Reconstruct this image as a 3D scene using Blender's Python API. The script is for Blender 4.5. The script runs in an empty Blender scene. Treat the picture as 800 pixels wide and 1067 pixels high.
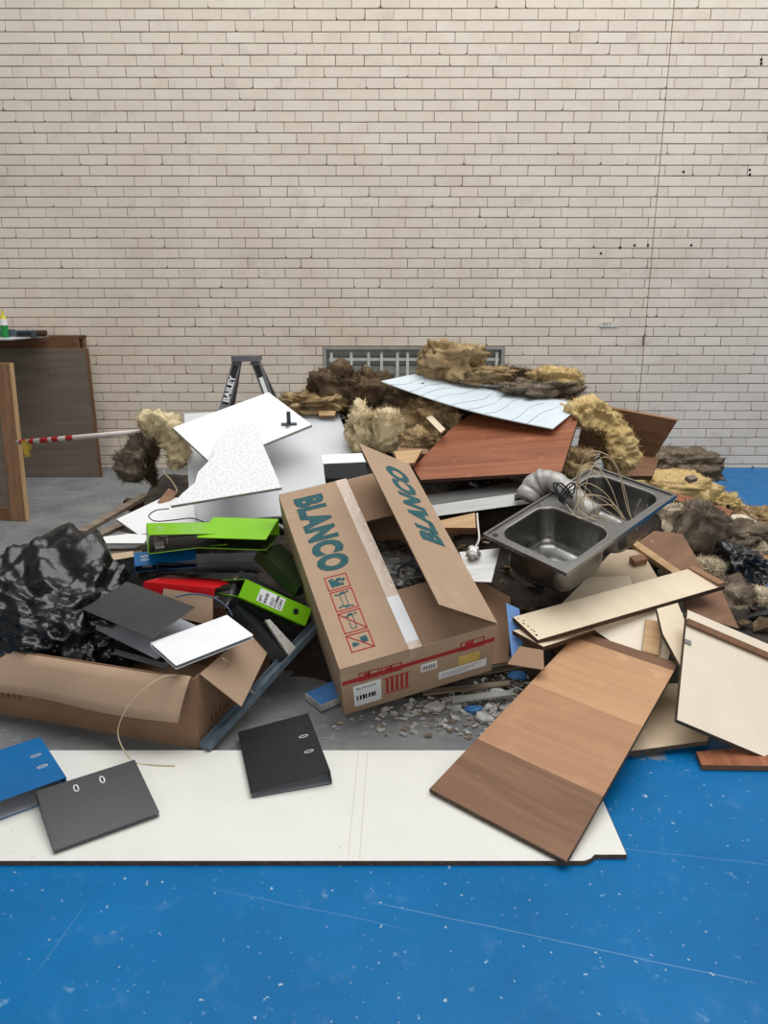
import bpy, bmesh, math, random
from mathutils import Vector, Matrix, noise
import numpy as np

scene = bpy.context.scene
col = scene.collection
# ------------------------------------------------------------------ camera
PITCH = math.radians(15.5); FPX = 800.0; CAM_H = 1.575; WALL_Y = 7.28
cam_d = bpy.data.cameras.new('camera'); cam = bpy.data.objects.new('camera', cam_d); col.objects.link(cam)
cam_d.sensor_fit = 'VERTICAL'; cam_d.sensor_height = 36.0; cam_d.lens = 36.0 * FPX / 1067.0
cam_d.clip_start = .05; cam_d.clip_end = 100
cam.location = (0, 0, CAM_H); cam.rotation_euler = (math.pi/2 - PITCH, 0, 0)
scene.camera = cam
# ------------------------------------------------------------------ light: overcast daylight from roof lights and an added fill light from the front
w = bpy.data.worlds.new('world'); scene.world = w; w.use_nodes = True
bgn = w.node_tree.nodes['Background']; bgn.inputs[0].default_value = (.93, .97, 1.0, 1); bgn.inputs[1].default_value = .19
def area(name, loc, target, sx, sy, power, color):
    d = bpy.data.lights.new(name, 'AREA'); d.shape = 'RECTANGLE'; d.size = sx; d.size_y = sy; d.energy = power; d.color = color
    o = bpy.data.objects.new(name, d); col.objects.link(o); o.location = loc
    o.rotation_euler = (Vector(target) - Vector(loc)).to_track_quat('-Z', 'Y').to_euler(); return o
area('skylight_daylight', (2.0, 3.9, 8.2), (2.0, 3.9, 0), 11, 7.2, 920, (1, .99, .975))
area('front_fill_light', (.6, -4.5, 3.0), (0, 7, 1.9), 7, 3.6, 185, (1, .96, .91))  # fill lamp added behind the camera to brighten the wall
vs = scene.view_settings
vs.view_transform = 'Standard'; vs.look = 'None'; vs.gamma = 1; vs.exposure = 0.0; vs.use_curve_mapping = False

# ------------------------------------------------------------------ helpers
CP, SP = math.cos(PITCH), math.sin(PITCH)
CAM = Vector((0, 0, CAM_H))
def ray(x, y): return Vector((0, CP, -SP)) + Vector((1, 0, 0))*((x-400)/FPX) + Vector((0, SP, CP))*((533.5-y)/FPX)
def at(x, y, Y): v = ray(x, y); return CAM + v*(Y/v.y)           # a point of the photograph at distance Y from the lens
def atz(x, y, z): v = ray(x, y); return CAM + v*((z-CAM_H)/v.z)   # ... at height z
def s2l(c):
    def f(u):
        u /= 255.0
        return u/12.92 if u <= .04045 else ((u+.055)/1.055)**2.4
    return (f(c[0]), f(c[1]), f(c[2]), 1)
WM = {}
def place(o, M, parent=None):
    WM[o.name] = M.copy()
    if parent is not None:
        o.parent = parent; o.matrix_basis = WM[parent.name].inverted() @ M
    else: o.matrix_basis = M
    return o
def tag(o, label=None, cat=None, group=None, kind=None):
    if label: o['label'] = label
    if cat: o['category'] = cat
    if group: o['group'] = group
    if kind or cat: o['kind'] = kind or 'thing'
    return o
def thing(name, label, cat, M=None, group=None):
    o = bpy.data.objects.new(name, None); col.objects.link(o); o.empty_display_size = .05
    place(o, M or Matrix.Identity(4)); return tag(o, label, cat, group)
def mk(name, verts, faces, mats, parent=None, M=None, smooth=False, fm=None):
    me = bpy.data.meshes.new(name); me.from_pydata([tuple(v) for v in verts], [], faces); me.update()
    if not isinstance(mats, (list, tuple)): mats = [mats]
    for m in mats: me.materials.append(m)
    if fm: me.polygons.foreach_set('material_index', fm)
    if smooth: me.polygons.foreach_set('use_smooth', [True]*len(me.polygons))
    o = bpy.data.objects.new(name, me); col.objects.link(o)
    if M is None: M = WM[parent.name] if parent is not None else Matrix.Identity(4)
    return place(o, M, parent)
def frame(o, x, z):
    x = Vector(x).normalized(); z = Vector(z); z = (z - x*z.dot(x)).normalized(); y = z.cross(x)
    return Matrix(((x.x, y.x, z.x, o[0]), (x.y, y.y, z.y, o[1]), (x.z, y.z, z.z, o[2]), (0, 0, 0, 1)))
def slab_geo(poly, th, ch=.0015):
    n = len(poly)
    ar = sum(poly[i][0]*poly[(i+1) % n][1]-poly[(i+1) % n][0]*poly[i][1] for i in range(n))
    if ar < 0: poly = poly[::-1]
    cx = sum(p[0] for p in poly)/n; cy = sum(p[1] for p in poly)/n
    def ins(p):
        dx, dy = p[0]-cx, p[1]-cy; r = math.hypot(dx, dy) or 1; k = max(0, 1-ch*1.4/r); return (cx+dx*k, cy+dy*k)
    V = [(*ins(p), 0) for p in poly]+[(*p, -ch) for p in poly]+[(*p, -th+ch) for p in poly]+[(*ins(p), -th) for p in poly]
    F = [list(range(n))]; fm = [0]
    for k in range(3):
        for i in range(n):
            j = (i+1) % n; F.append([k*n+i, (k+1)*n+i, (k+1)*n+j, k*n+j]); fm.append(1)
    F.append([3*n+i for i in reversed(range(n))]); fm.append(2)
    return V, F, fm
def slab(name, pts, th, mats, parent=None, ch=.0015, up=None):
    """flat board: pts are the corners of the face turned to the viewer, th its thickness"""
    if not isinstance(mats, (list, tuple)): mats = [mats]
    mats = list(mats) + [mats[-1]]*(2-len(mats)) if len(mats) < 2 else list(mats)
    if len(mats) == 2: mats = [mats[0], mats[1], mats[0]]
    nrm = Vector((0, 0, 0))
    for i in range(len(pts)):
        a, b = pts[i], pts[(i+1) % len(pts)]; nrm += a.cross(b)
    nrm.normalize()
    ref = up if up is not None else (CAM-pts[0])
    if nrm.dot(ref) < 0: nrm = -nrm
    M = frame(pts[0], pts[1]-pts[0], nrm); Mi = M.inverted()
    poly = [tuple((Mi @ p).xy) for p in pts]
    V, F, fm = slab_geo(poly, th, ch)
    return mk(name, V, F, mats, parent, M, fm=fm)
def plane_px(three, more):
    """three (px,py,Y) fix a plane; the other pixels are put on it"""
    P = [at(*t) for t in three]; n = (P[1]-P[0]).cross(P[2]-P[0])
    out = list(P)
    for (x, y) in more:
        v = ray(x, y); out.append(CAM + v*((P[0]-CAM).dot(n)/v.dot(n)))
    return out
def board(name, label, cat, pts, th, mats, group=None, **k):
    return tag(slab(name, pts, th, mats, **k), label, cat, group)
def para(a, b, c): return [a, b, c, a+c-b]
def box_geo(x0, x1, y0, y1, z0, z1):
    V = [(x, y, z) for x in (x0, x1) for y in (y0, y1) for z in (z0, z1)]
    F = [(0, 1, 3, 2), (4, 6, 7, 5), (0, 4, 5, 1), (2, 3, 7, 6), (0, 2, 6, 4), (1, 5, 7, 3)]
    return V, F
class MB:
    def __init__(s): s.V = []; s.F = []; s.fm = []
    def add(s, V, F, M=None, m=0):
        b = len(s.V); s.V += [(M @ Vector(v)) if M else Vector(v) for v in V]; s.F += [[b+i for i in f] for f in F]; s.fm += [m]*len(F); return s
    def box(s, *a, M=None, m=0): V, F = box_geo(*a); return s.add(V, F, M, m)
    def bar(s, a, b, w, t, up=(0, 0, 1), m=0):
        a, b = Vector(a), Vector(b); L = (b-a).length; M = frame(a, b-a, up); return s.box(0, L, -w/2, w/2, -t/2, t/2, M=M, m=m)
    def tube(s, pts, r, n=8, m=0, cap=True):
        V, F = tube_geo(pts, r, n, cap); return s.add(V, F, None, m)
    def build(s, name, mats, parent=None, M=None, smooth=False): return mk(name, s.V, s.F, mats, parent, M, smooth, s.fm)
def tube_geo(pts, r, n=8, cap=True):
    pts = [Vector(p) for p in pts]; V = []; F = []; up = Vector((.13, .31, .94))
    for i, p in enumerate(pts):
        t = (pts[min(i+1, len(pts)-1)]-pts[max(i-1, 0)]).normalized()
        x = t.cross(up); x = x.normalized() if x.length > 1e-4 else Vector((1, 0, 0)); y = x.cross(t); up = y
        rr = r[i] if isinstance(r, (list, tuple)) else r
        for k in range(n):
            a = 2*math.pi*k/n; V.append(p + (x*math.cos(a)+y*math.sin(a))*rr)
    for i in range(len(pts)-1):
        for k in range(n): F.append([i*n+k, i*n+(k+1) % n, (i+1)*n+(k+1) % n, (i+1)*n+k])
    if cap: F.append(list(range(n))[::-1]); F.append([(len(pts)-1)*n+k for k in range(n)])
    return V, F
def spline(pts, n=10):
    P = [Vector(p) for p in pts]; P = [2*P[0]-P[1]]+P+[2*P[-1]-P[-2]]; out = []
    for i in range(1, len(P)-2):
        for k in range(n):
            t = k/n; a, b, c, d = P[i-1], P[i], P[i+1], P[i+2]
            out.append(.5*((2*b)+(c-a)*t+(2*a-5*b+4*c-d)*t*t+(3*b-a-3*c+d)*t**3))
    out.append(P[-2]); return out
def wire(name, label, cat, pts, r, m, n=10, group=None, parent=None, seg=6):
    V, F = tube_geo(spline(pts, n), r, seg); o = mk(name, V, F, m, parent, smooth=True)
    return tag(o, label, cat, group) if label else o
def text_mesh(name, body, size, M, m, parent, bold=0.0, ext=.0006, sx=1.0, align='LEFT', space=1.0, shear=0):
    c = bpy.data.curves.new(name, 'FONT'); c.body = body; c.size = size; c.offset = bold; c.extrude = ext; c.align_x = align; c.space_character = space
    c.shear = shear; c.resolution_u = 3
    t = bpy.data.objects.new(name, c); col.objects.link(t)
    dg = bpy.context.evaluated_depsgraph_get(); me = bpy.data.meshes.new_from_object(t.evaluated_get(dg))
    bpy.data.objects.remove(t); bpy.data.curves.remove(c)
    for v in me.vertices: v.co.x *= sx
    me.materials.clear(); me.materials.append(m); me.name = name
    o = bpy.data.objects.new(name, me); col.objects.link(o); return place(o, M, parent)

# ------------------------------------------------------------------ materials
def mat(name, c1, c2=None, scale=(6, 6, 6), detail=5, rough=.7, bump=0.0, bscale=60, metal=0.0, spec=.35, lo=.35, hi=.65, c3=None, c3scale=30, c3t=.62, dist=0.0, rvar=0.0, c3soft=.05, bdist=.01, rand=0.0, coat=0.0, bstretch=None):
    m = bpy.data.materials.new(name); m.use_nodes = True; N = m.node_tree.nodes; L = m.node_tree.links
    b = N['Principled BSDF']; b.inputs['Roughness'].default_value = rough; b.inputs['Metallic'].default_value = metal
    b.inputs['Specular IOR Level'].default_value = spec; b.inputs['Coat Weight'].default_value = coat; b.inputs['Coat Roughness'].default_value = .15
    tc = N.new('ShaderNodeTexCoord'); src = tc.outputs['Object']
    c2 = c2 or c1
    mp = N.new('ShaderNodeMapping'); mp.inputs['Scale'].default_value = scale; L.new(src, mp.inputs[0])
    oi = N.new('ShaderNodeObjectInfo')
    ad = N.new('ShaderNodeVectorMath'); ad.operation = 'ADD'; sc = N.new('ShaderNodeVectorMath'); sc.operation = 'SCALE'; sc.inputs['Scale'].default_value = 37.0
    cmb = N.new('ShaderNodeCombineXYZ'); L.new(oi.outputs['Random'], cmb.inputs[0]); L.new(oi.outputs['Random'], cmb.inputs[1]); L.new(cmb.outputs[0], sc.inputs[0])
    L.new(mp.outputs[0], ad.inputs[0]); L.new(sc.outputs[0], ad.inputs[1])
    nz = N.new('ShaderNodeTexNoise'); nz.inputs['Scale'].default_value = 1; nz.inputs['Detail'].default_value = detail; nz.inputs['Roughness'].default_value = .62; nz.inputs['Distortion'].default_value = dist
    L.new(ad.outputs[0], nz.inputs['Vector'])
    rp = N.new('ShaderNodeValToRGB'); rp.color_ramp.elements[0].position = lo; rp.color_ramp.elements[1].position = hi
    rp.color_ramp.elements[0].color = s2l(c1); rp.color_ramp.elements[1].color = s2l(c2); L.new(nz.outputs['Fac'], rp.inputs[0])
    out = rp.outputs[0]
    if c3:
        n3 = N.new('ShaderNodeTexNoise'); n3.inputs['Scale'].default_value = c3scale; n3.inputs['Detail'].default_value = 4; n3.inputs['Roughness'].default_value = .65
        a3 = N.new('ShaderNodeVectorMath'); a3.operation = 'ADD'; L.new(src, a3.inputs[0]); L.new(sc.outputs[0], a3.inputs[1]); L.new(a3.outputs[0], n3.inputs['Vector'])
        r3 = N.new('ShaderNodeMapRange'); r3.inputs['From Min'].default_value = c3t; r3.inputs['From Max'].default_value = c3t+c3soft; L.new(n3.outputs['Fac'], r3.inputs[0])
        mx = N.new('ShaderNodeMix'); mx.data_type = 'RGBA'; L.new(r3.outputs[0], mx.inputs[0]); L.new(out, mx.inputs[6]); mx.inputs[7].default_value = s2l(c3); out = mx.outputs[2]
    if rand:
        hs = N.new('ShaderNodeHueSaturation'); g = N.new('ShaderNodeNewGeometry'); mr = N.new('ShaderNodeMapRange'); mr.inputs['To Min'].default_value = 1-rand; mr.inputs['To Max'].default_value = 1+rand
        L.new(g.outputs['Random Per Island'], mr.inputs[0]); L.new(mr.outputs[0], hs.inputs['Value']); L.new(out, hs.inputs['Color']); out = hs.outputs[0]
    L.new(out, b.inputs['Base Color'])
    if rvar:
        rr = N.new('ShaderNodeMapRange'); rr.inputs['To Min'].default_value = max(.02, rough-rvar); rr.inputs['To Max'].default_value = min(1, rough+rvar); L.new(nz.outputs['Fac'], rr.inputs[0]); L.new(rr.outputs[0], b.inputs['Roughness'])
    if bump:
        bn = N.new('ShaderNodeTexNoise'); bn.inputs['Scale'].default_value = bscale; bn.inputs['Detail'].default_value = 5
        if bstretch:
            m2 = N.new('ShaderNodeMapping'); m2.inputs['Scale'].default_value = bstretch; L.new(src, m2.inputs[0]); L.new(m2.outputs[0], bn.inputs['Vector'])
        else: L.new(src, bn.inputs['Vector'])
        bu = N.new('ShaderNodeBump'); bu.inputs['Strength'].default_value = bump; bu.inputs['Distance'].default_value = bdist; L.new(bn.outputs['Fac'], bu.inputs['Height']); L.new(bu.outputs[0], b.inputs['Normal'])
    return m
G = {}
G['brick'] = mat('painted_brick', (234, 223, 207), (224, 210, 193), (2.2, 2.2, 2.2), 6, .62, .25, 90, c3=(200, 186, 172), c3scale=2.6, c3t=.60, c3soft=.22, rand=.035)
G['mortar'] = mat('mortar', (150, 136, 121), (128, 115, 102), (5, 5, 5), 6, .9, .3, 60)
G['white_board'] = mat('white_melamine', (225, 225, 219), (219, 219, 212), (3, 3, 3), 5, .45, .04, 30, c3=(188, 182, 170), c3scale=26, c3t=.68)
G['white'] = mat('white_panel', (240, 240, 240), (232, 233, 234), (3, 3, 3), 4, .5, c3=(190, 188, 184), c3scale=22, c3t=.74)
G['grey_white'] = mat('grey_white_board', (206, 209, 212), (198, 201, 205), (2, 2, 2), 4, .5, c3=(170, 168, 166), c3scale=24, c3t=.73)
G['tile'] = mat('ceiling_tile', (234, 236, 238), (210, 212, 214), (70, 70, 70), 3, .9, .6, 75, lo=.42, hi=.62, bdist=.006)
G['seam'] = mat('pale_seam', (206, 204, 197), (196, 194, 187), (30, 30, 30), 3, .7)
G['plate'] = mat('cream_plate', (228, 220, 208), None, rough=.5)
G['core'] = mat('chipboard_core', (92, 80, 66), (64, 55, 46), (60, 60, 60), 4, .9)
G['core_light'] = mat('chipboard_core_light', (170, 142, 106), (135, 110, 82), (70, 70, 70), 4, .9)
G['paper_edge'] = mat('pale_core', (182, 178, 170), (150, 147, 140), (60, 60, 60), 4, .9)
G['ply_brown'] = mat('brown_plywood', (176, 134, 100), (164, 122, 90), (1.4, 22, 8), 6, .55, .08, 80, c3=(184, 142, 108), c3scale=5, c3t=.55, c3soft=.2, dist=.6)
G['ply_pale'] = mat('brown_ply_pale', (192, 150, 112), (182, 138, 102), (1.4, 22, 8), 6, .55, .08, 80, c3=(200, 160, 122), c3scale=6, c3t=.56, c3soft=.15, dist=.6)
G['ply_dark'] = mat('brown_ply_dark', (134, 100, 76), (112, 82, 60), (1.6, 16, 8), 6, .6, .1, 80, c3=(150, 118, 92), c3scale=14, c3t=.66, dist=.5)
G['red_ply'] = mat('red_brown_ply', (156, 98, 68), (124, 70, 44), (1.3, 16, 6), 6, .45, .08, 60, c3=(176, 122, 90), c3scale=7, c3t=.62, c3soft=.12, dist=.8)
G['cream'] = mat('cream_melamine', (226, 215, 196), (219, 206, 185), (3, 3, 3), 5, .5, .03, 40, c3=(160, 134, 104), c3scale=18, c3t=.74)
G['cream2'] = mat('cream_board_dull', (205, 186, 158), (190, 168, 140), (4, 4, 4), 5, .6, .05, 40, c3=(140, 116, 92), c3scale=15, c3t=.70)
G['cream_plank'] = mat('cream_plank', (224, 209, 183), (218, 201, 174), (2, 10, 4), 5, .55, .04, 60, c3=(150, 122, 92), c3scale=12, c3t=.75)
G['wood_raw'] = mat('raw_timber', (196, 164, 124), (178, 144, 104), (2, 28, 20), 5, .7, .1, 80)
G['wood_mid'] = mat('mid_timber', (150, 114, 84), (126, 92, 66), (3, 24, 20), 5, .65, .1, 80)
G['wood_brown'] = mat('stained_timber', (126, 90, 64), (104, 72, 50), (3, 20, 20), 5, .6, .1, 80)
G['wood_dark'] = mat('dark_timber', (84, 58, 42), (62, 42, 32), (3, 20, 20), 5, .65, .1, 80)
G['wood_grey'] = mat('weathered_timber', (140, 126, 108), (112, 98, 84), (2, 22, 20), 5, .8, .1, 80)
G['ply_grey'] = mat('grey_plywood', (120, 108, 95), (106, 95, 84), (20, 1.2, 5), 6, .7, .06, 60, c3=(94, 84, 75), c3scale=4, c3t=.58, c3soft=.2, dist=.4)
G['card'] = mat('cardboard', (176, 150, 125), (166, 140, 116), (2, 2, 2), 5, .85, .05, 60, c3=(182, 158, 134), c3scale=4, c3t=.55, c3soft=.2)
G['card_in'] = mat('cardboard_inside', (156, 128, 104), (146, 118, 94), (2, 2, 2), 5, .9, .05, 60)
G['card_dark'] = mat('cardboard_worn', (142, 112, 88), (128, 100, 78), (3, 3, 3), 5, .85, .05, 60, c3=(112, 86, 66), c3scale=9, c3t=.66, c3soft=.15)
G['card_edge'] = mat('cardboard_edge', (120, 92, 68), (98, 74, 54), (60, 60, 60), 3, .9)
G['steel'] = mat('stainless_steel', (150, 149, 146), (126, 125, 122), (4, 30, 30), 5, .30, .03, 120, metal=.95, rvar=.1, c3=(110, 106, 100), c3scale=11, c3t=.66)
G['steel_dull'] = mat('dull_metal', (150, 150, 148), (124, 124, 122), (5, 40, 40), 4, .4, metal=.85)
G['alu'] = mat('pale_aluminium', (196, 196, 194), (176, 176, 174), (3, 40, 40), 4, .42, metal=.45)
G['duct'] = mat('grey_duct_plastic', (182, 180, 176), (150, 148, 143), (12, 12, 12), 4, .42, .15, 40, metal=.2)
G['black_pl'] = mat('black_plastic_film', (12, 13, 14), (22, 24, 25), (5, 5, 5), 5, .28, .35, 16, spec=.6, dist=1.2, bdist=.02, rvar=.06)
G['blk_binder'] = mat('dark_grey_binder', (56, 56, 58), (50, 50, 52), (4, 4, 4), 4, .26, .03, 200, spec=.6, c3=(88, 88, 88), c3scale=22, c3t=.73)
G['blk2'] = mat('black_binder', (36, 37, 39), (30, 31, 33), (4, 4, 4), 4, .38, .05, 200, c3=(70, 70, 72), c3scale=22, c3t=.73)
G['bind_in'] = mat('binder_lining', (164, 168, 174), (148, 152, 158), (4, 4, 4), 4, .35)  # grey lining, its colour lightened to include a reflection
G['lime'] = mat('lime_binder', (128, 196, 22), (120, 186, 18), (4, 4, 4), 4, .35, c3=(170, 220, 90), c3scale=26, c3t=.75)
G['lime_in'] = mat('lime_binder_lining', (40, 56, 28), (32, 46, 22), (4, 4, 4), 4, .5)
G['red'] = mat('red_binder', (206, 24, 32), (190, 18, 26), (4, 4, 4), 4, .38)
G['blue_b'] = mat('blue_binder', (2, 100, 160), (2, 92, 150), (4, 4, 4), 4, .35)
G['navy'] = mat('navy_binder', (22, 32, 56), (16, 24, 44), (4, 4, 4), 4, .4)
G['paper'] = mat('white_paper', (236, 237, 238), (226, 228, 230), (8, 8, 8), 3, .8)
G['nickel'] = mat('nickel', (228, 228, 228), (214, 214, 214), (8, 8, 8), 2, .3, metal=.5)
G['ink'] = mat('black_ink', (24, 24, 28), None, rough=.8)
G['teal_ink'] = mat('teal_print', (34, 80, 86), (46, 92, 96), (30, 30, 30), 4, .8)
G['red_ink'] = mat('red_print', (176, 42, 46), (150, 44, 46), (30, 30, 30), 4, .8)
G['tape'] = mat('clear_tape', (186, 162, 140), (172, 146, 122), (20, 6, 6), 5, .16, .3, 40, spec=.7, c3=(206, 192, 178), c3scale=20, c3t=.62)
G['yellow_lab'] = mat('yellow_label', (216, 188, 104), (200, 170, 84), (12, 12, 12), 3, .7)
G['rubble'] = mat('gap_shade_rubble', (66, 58, 50), (34, 30, 27), (9, 9, 9), 6, .95, .6, 30, c3=(104, 90, 76), c3scale=13, c3t=.62, bdist=.02)  # rubble colour darkened to carry the shadows between the boards
G['plaster'] = mat('grey_plaster', (196, 196, 192), (146, 146, 144), (14, 14, 14), 6, .95, .4, 40, rand=.2)
G['frame_grey'] = mat('grey_painted_metal', (166, 167, 162), (150, 151, 146), (8, 8, 8), 4, .6)
G['bar_white'] = mat('pale_bar', (226, 226, 218), (208, 208, 200), (10, 10, 10), 4, .6)
G['dark_glass'] = mat('dusty_glass', (172, 174, 166), (150, 152, 146), (4, 4, 10), 4, .35)
G['ladder'] = mat('grey_ladder', (122, 120, 126), (108, 106, 112), (8, 8, 8), 4, .5)
G['ladder_black'] = mat('black_sticker', (30, 29, 33), None, rough=.45)
G['foil'] = mat('white_sheet', (212, 224, 231), (202, 214, 222), (1.5, 1.5, 1.5), 4, .38, c3=(186, 192, 198), c3scale=9, c3t=.68)
G['crack'] = mat('dark_line', (110, 116, 124), (84, 88, 96), (20, 20, 20), 3, .8)
G['pole_white'] = mat('white_pole', (222, 214, 206), (206, 196, 188), (9, 9, 9), 4, .5)
G['tape_red'] = mat('red_tape', (170, 32, 38), (148, 26, 32), (9, 9, 9), 4, .5)
G['tape_yel'] = mat('yellow_tag', (176, 150, 52), (140, 118, 40), (9, 9, 9), 4, .6)
G['straw'] = mat('beige_wire', (206, 188, 156), (186, 166, 134), (9, 9, 9), 3, .5)
G['cable_dark'] = mat('dark_cable', (44, 44, 48), None, rough=.5)
G['cable_blue'] = mat('slate_cable', (62, 78, 100), None, rough=.5)
G['rail'] = mat('slate_rail', (104, 118, 128), (84, 98, 108), (3, 30, 30), 4, .45, metal=.3, c3=(150, 158, 164), c3scale=18, c3t=.66)
G['clear'] = mat('cloudy_plastic', (168, 166, 162), (84, 84, 82), (9, 9, 9), 5, .22, .6, 18, spec=.7, dist=1.0, bdist=.03)
G['blue_scrap'] = mat('blue_paint_scrap', (44, 104, 168), (70, 122, 176), (9, 9, 9), 4, .6)
G['blue_pl'] = mat('blue_plastic', (96, 140, 196), (80, 124, 182), (9, 9, 9), 4, .45)
G['bottle_y'] = mat('yellow_bottle', (206, 196, 40), None, rough=.4)
G['bottle_g'] = mat('green_label', (28, 130, 62), None, rough=.5)
G['tool'] = mat('grey_tool', (84, 96, 104), (60, 70, 80), (14, 14, 14), 4, .5)
def wool(name, a, b, c, c3t=.52, sc=9):
    return mat(name, a, b, (sc, sc, sc), 9, 1.0, .8, 110, spec=.02, c3=c, c3scale=7, c3t=c3t, c3soft=.16, lo=.36, hi=.62, bdist=.008, dist=.3)
G['w_brown'] = wool('wool_dark_brown', (66, 54, 44), (112, 94, 74), (150, 130, 100), .57)
G['w_gold'] = wool('wool_golden', (136, 114, 82), (182, 158, 120), (84, 68, 54), .54)
G['w_cream'] = wool('wool_cream', (202, 184, 146), (220, 204, 168), (134, 114, 88), .57)
G['w_yellow'] = wool('wool_yellow', (188, 163, 112), (206, 182, 132), (150, 126, 88), .58)
G['w_grey'] = wool('wool_grey_brown', (128, 116, 102), (92, 82, 70), (166, 152, 132), .56)
G['w_pale'] = wool('wool_pale', (206, 194, 170), (178, 164, 138), (120, 106, 90), .58)

def floor_material():
    m = bpy.data.materials.new('painted_concrete_floor'); m.use_nodes = True; N = m.node_tree.nodes; L = m.node_tree.links; b = N['Principled BSDF']
    def new(t, **k):
        n = N.new(t)
        for a, v in k.items(): setattr(n, a, v)
        return n
    def math_(op, a, bb=None, clamp=False):
        n = new('ShaderNodeMath', operation=op, use_clamp=clamp)
        for i, v in enumerate((a, bb)):
            if v is None: continue
            if isinstance(v, (int, float)): n.inputs[i].default_value = v
            else: L.new(v, n.inputs[i])
        return n.outputs[0]
    def noise_(scale, detail, mapping=None, rough=.6, rot=0):
        n = new('ShaderNodeTexNoise'); n.inputs['Scale'].default_value = scale; n.inputs['Detail'].default_value = detail; n.inputs['Roughness'].default_value = rough
        if mapping:
            mp = new('ShaderNodeMapping'); mp.inputs['Scale'].default_value = mapping; mp.inputs['Rotation'].default_value = (0, 0, rot); L.new(tc.outputs['Object'], mp.inputs[0]); L.new(mp.outputs[0], n.inputs['Vector'])
        else: L.new(tc.outputs['Object'], n.inputs['Vector'])
        return n.outputs['Fac']
    def rng(v, a, c, lo=0, hi=1):
        n = new('ShaderNodeMapRange'); n.inputs[1].default_value = a; n.inputs[2].default_value = c; n.inputs[3].default_value = lo; n.inputs[4].default_value = hi; L.new(v, n.inputs[0]); return n.outputs[0]
    def mix(f, a, c):
        n = new('ShaderNodeMix', data_type='RGBA')
        if isinstance(f, (int, float)): n.inputs[0].default_value = f
        else: L.new(f, n.inputs[0])
        for i, v in ((6, a), (7, c)):
            if isinstance(v, tuple): n.inputs[i].default_value = s2l(v)
            else: L.new(v, n.inputs[i])
        return n.outputs[2]
    tc = new('ShaderNodeTexCoord'); sx = new('ShaderNodeSeparateXYZ'); L.new(tc.outputs['Object'], sx.inputs[0]); X, Y = sx.outputs[0], sx.outputs[1]
    e = math_('MULTIPLY', math_('SUBTRACT', noise_(7, 5), .5), .22)
    front = rng(math_('ADD', Y, e), 2.405, 2.385)
    side = rng(math_('ADD', X, e), .98, 1.02)
    blue = math_('MAXIMUM', front, side)
    # blue paint: worn, scuffed, with pale chips
    cb = mix(rng(noise_(2.2, 5), .35, .7), (0, 96, 152), (10, 108, 168))
    cb = mix(rng(noise_(1, 6, (5, 40, 1), rot=.12), .60, .80, 0, .30), cb, (58, 116, 170))
    cb = mix(rng(noise_(1, 5, (28, 3, 1), rot=.5), .62, .8, 0, .20), cb, (80, 130, 176))
    cb = mix(rng(noise_(9, 6), .60, .78, 0, .35), cb, (96, 138, 176))
    cb = mix(rng(noise_(46, 3), .675, .71, 0, .8), cb, (170, 190, 202))
    cb = mix(rng(noise_(14, 4), .655, .72, 0, .45), cb, (130, 168, 196))
    cb = mix(rng(noise_(31, 3, (1, 1, 1)), .735, .76, 0, .7), cb, (126, 92, 72))
    for (ax, ay, bx, by, wd, op) in ((-.06, 1.73, .92, 1.46, .001, .30), (.2, 2.02, 1.25, 1.84, .001, .2), (-.85, 1.45, -.80, 1.75, .001, .16), (-.5, 1.78, .1, 1.62, .001, .16)):
        dx, dy = bx-ax, by-ay; Ln = math.hypot(dx, dy); dx /= Ln; dy /= Ln
        d = math_('ABSOLUTE', math_('ADD', math_('ADD', math_('MULTIPLY', math_('SUBTRACT', X, ax), -dy), math_('MULTIPLY', math_('SUBTRACT', Y, ay), dx)), math_('MULTIPLY', math_('SUBTRACT', noise_(3, 2), .5), .02)))
        t = math_('ADD', math_('MULTIPLY', math_('SUBTRACT', X, ax), dx), math_('MULTIPLY', math_('SUBTRACT', Y, ay), dy))
        k = math_('MULTIPLY', rng(d, wd, wd*2.2, op, 0), math_('MULTIPLY', rng(t, 0, .1), rng(t, Ln-.1, Ln, 1, 0)))
        cb = mix(k, cb, (150, 180, 208))
    # bare grey concrete
    cg = mix(rng(noise_(3, 7), .32, .7), (106, 109, 112), (134, 135, 133))
    cg = mix(rng(noise_(1, 6, (4, 16, 1)), .52, .74, 0, .6), cg, (88, 94, 102))
    cg = mix(rng(noise_(24, 5), .57, .72, 0, .6), cg, (160, 161, 160))
    cg = mix(rng(noise_(1, 6, (9, 60, 1), rot=-.1), .60, .72, 0, .5), cg, (158, 162, 164))
    L.new(mix(blue, cg, cb), b.inputs['Base Color'])
    L.new(math_('ADD', rng(noise_(6, 5), .3, .7, .32, .5), math_('MULTIPLY', math_('SUBTRACT', 1.0, blue), .3)), b.inputs['Roughness'])
    b.inputs['Specular IOR Level'].default_value = .18
    bu = new('ShaderNodeBump'); bu.inputs['Strength'].default_value = .12; bu.inputs['Distance'].default_value = .004; L.new(noise_(30, 6), bu.inputs['Height']); L.new(bu.outputs[0], b.inputs['Normal'])
    return m
G['floor'] = floor_material()

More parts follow.
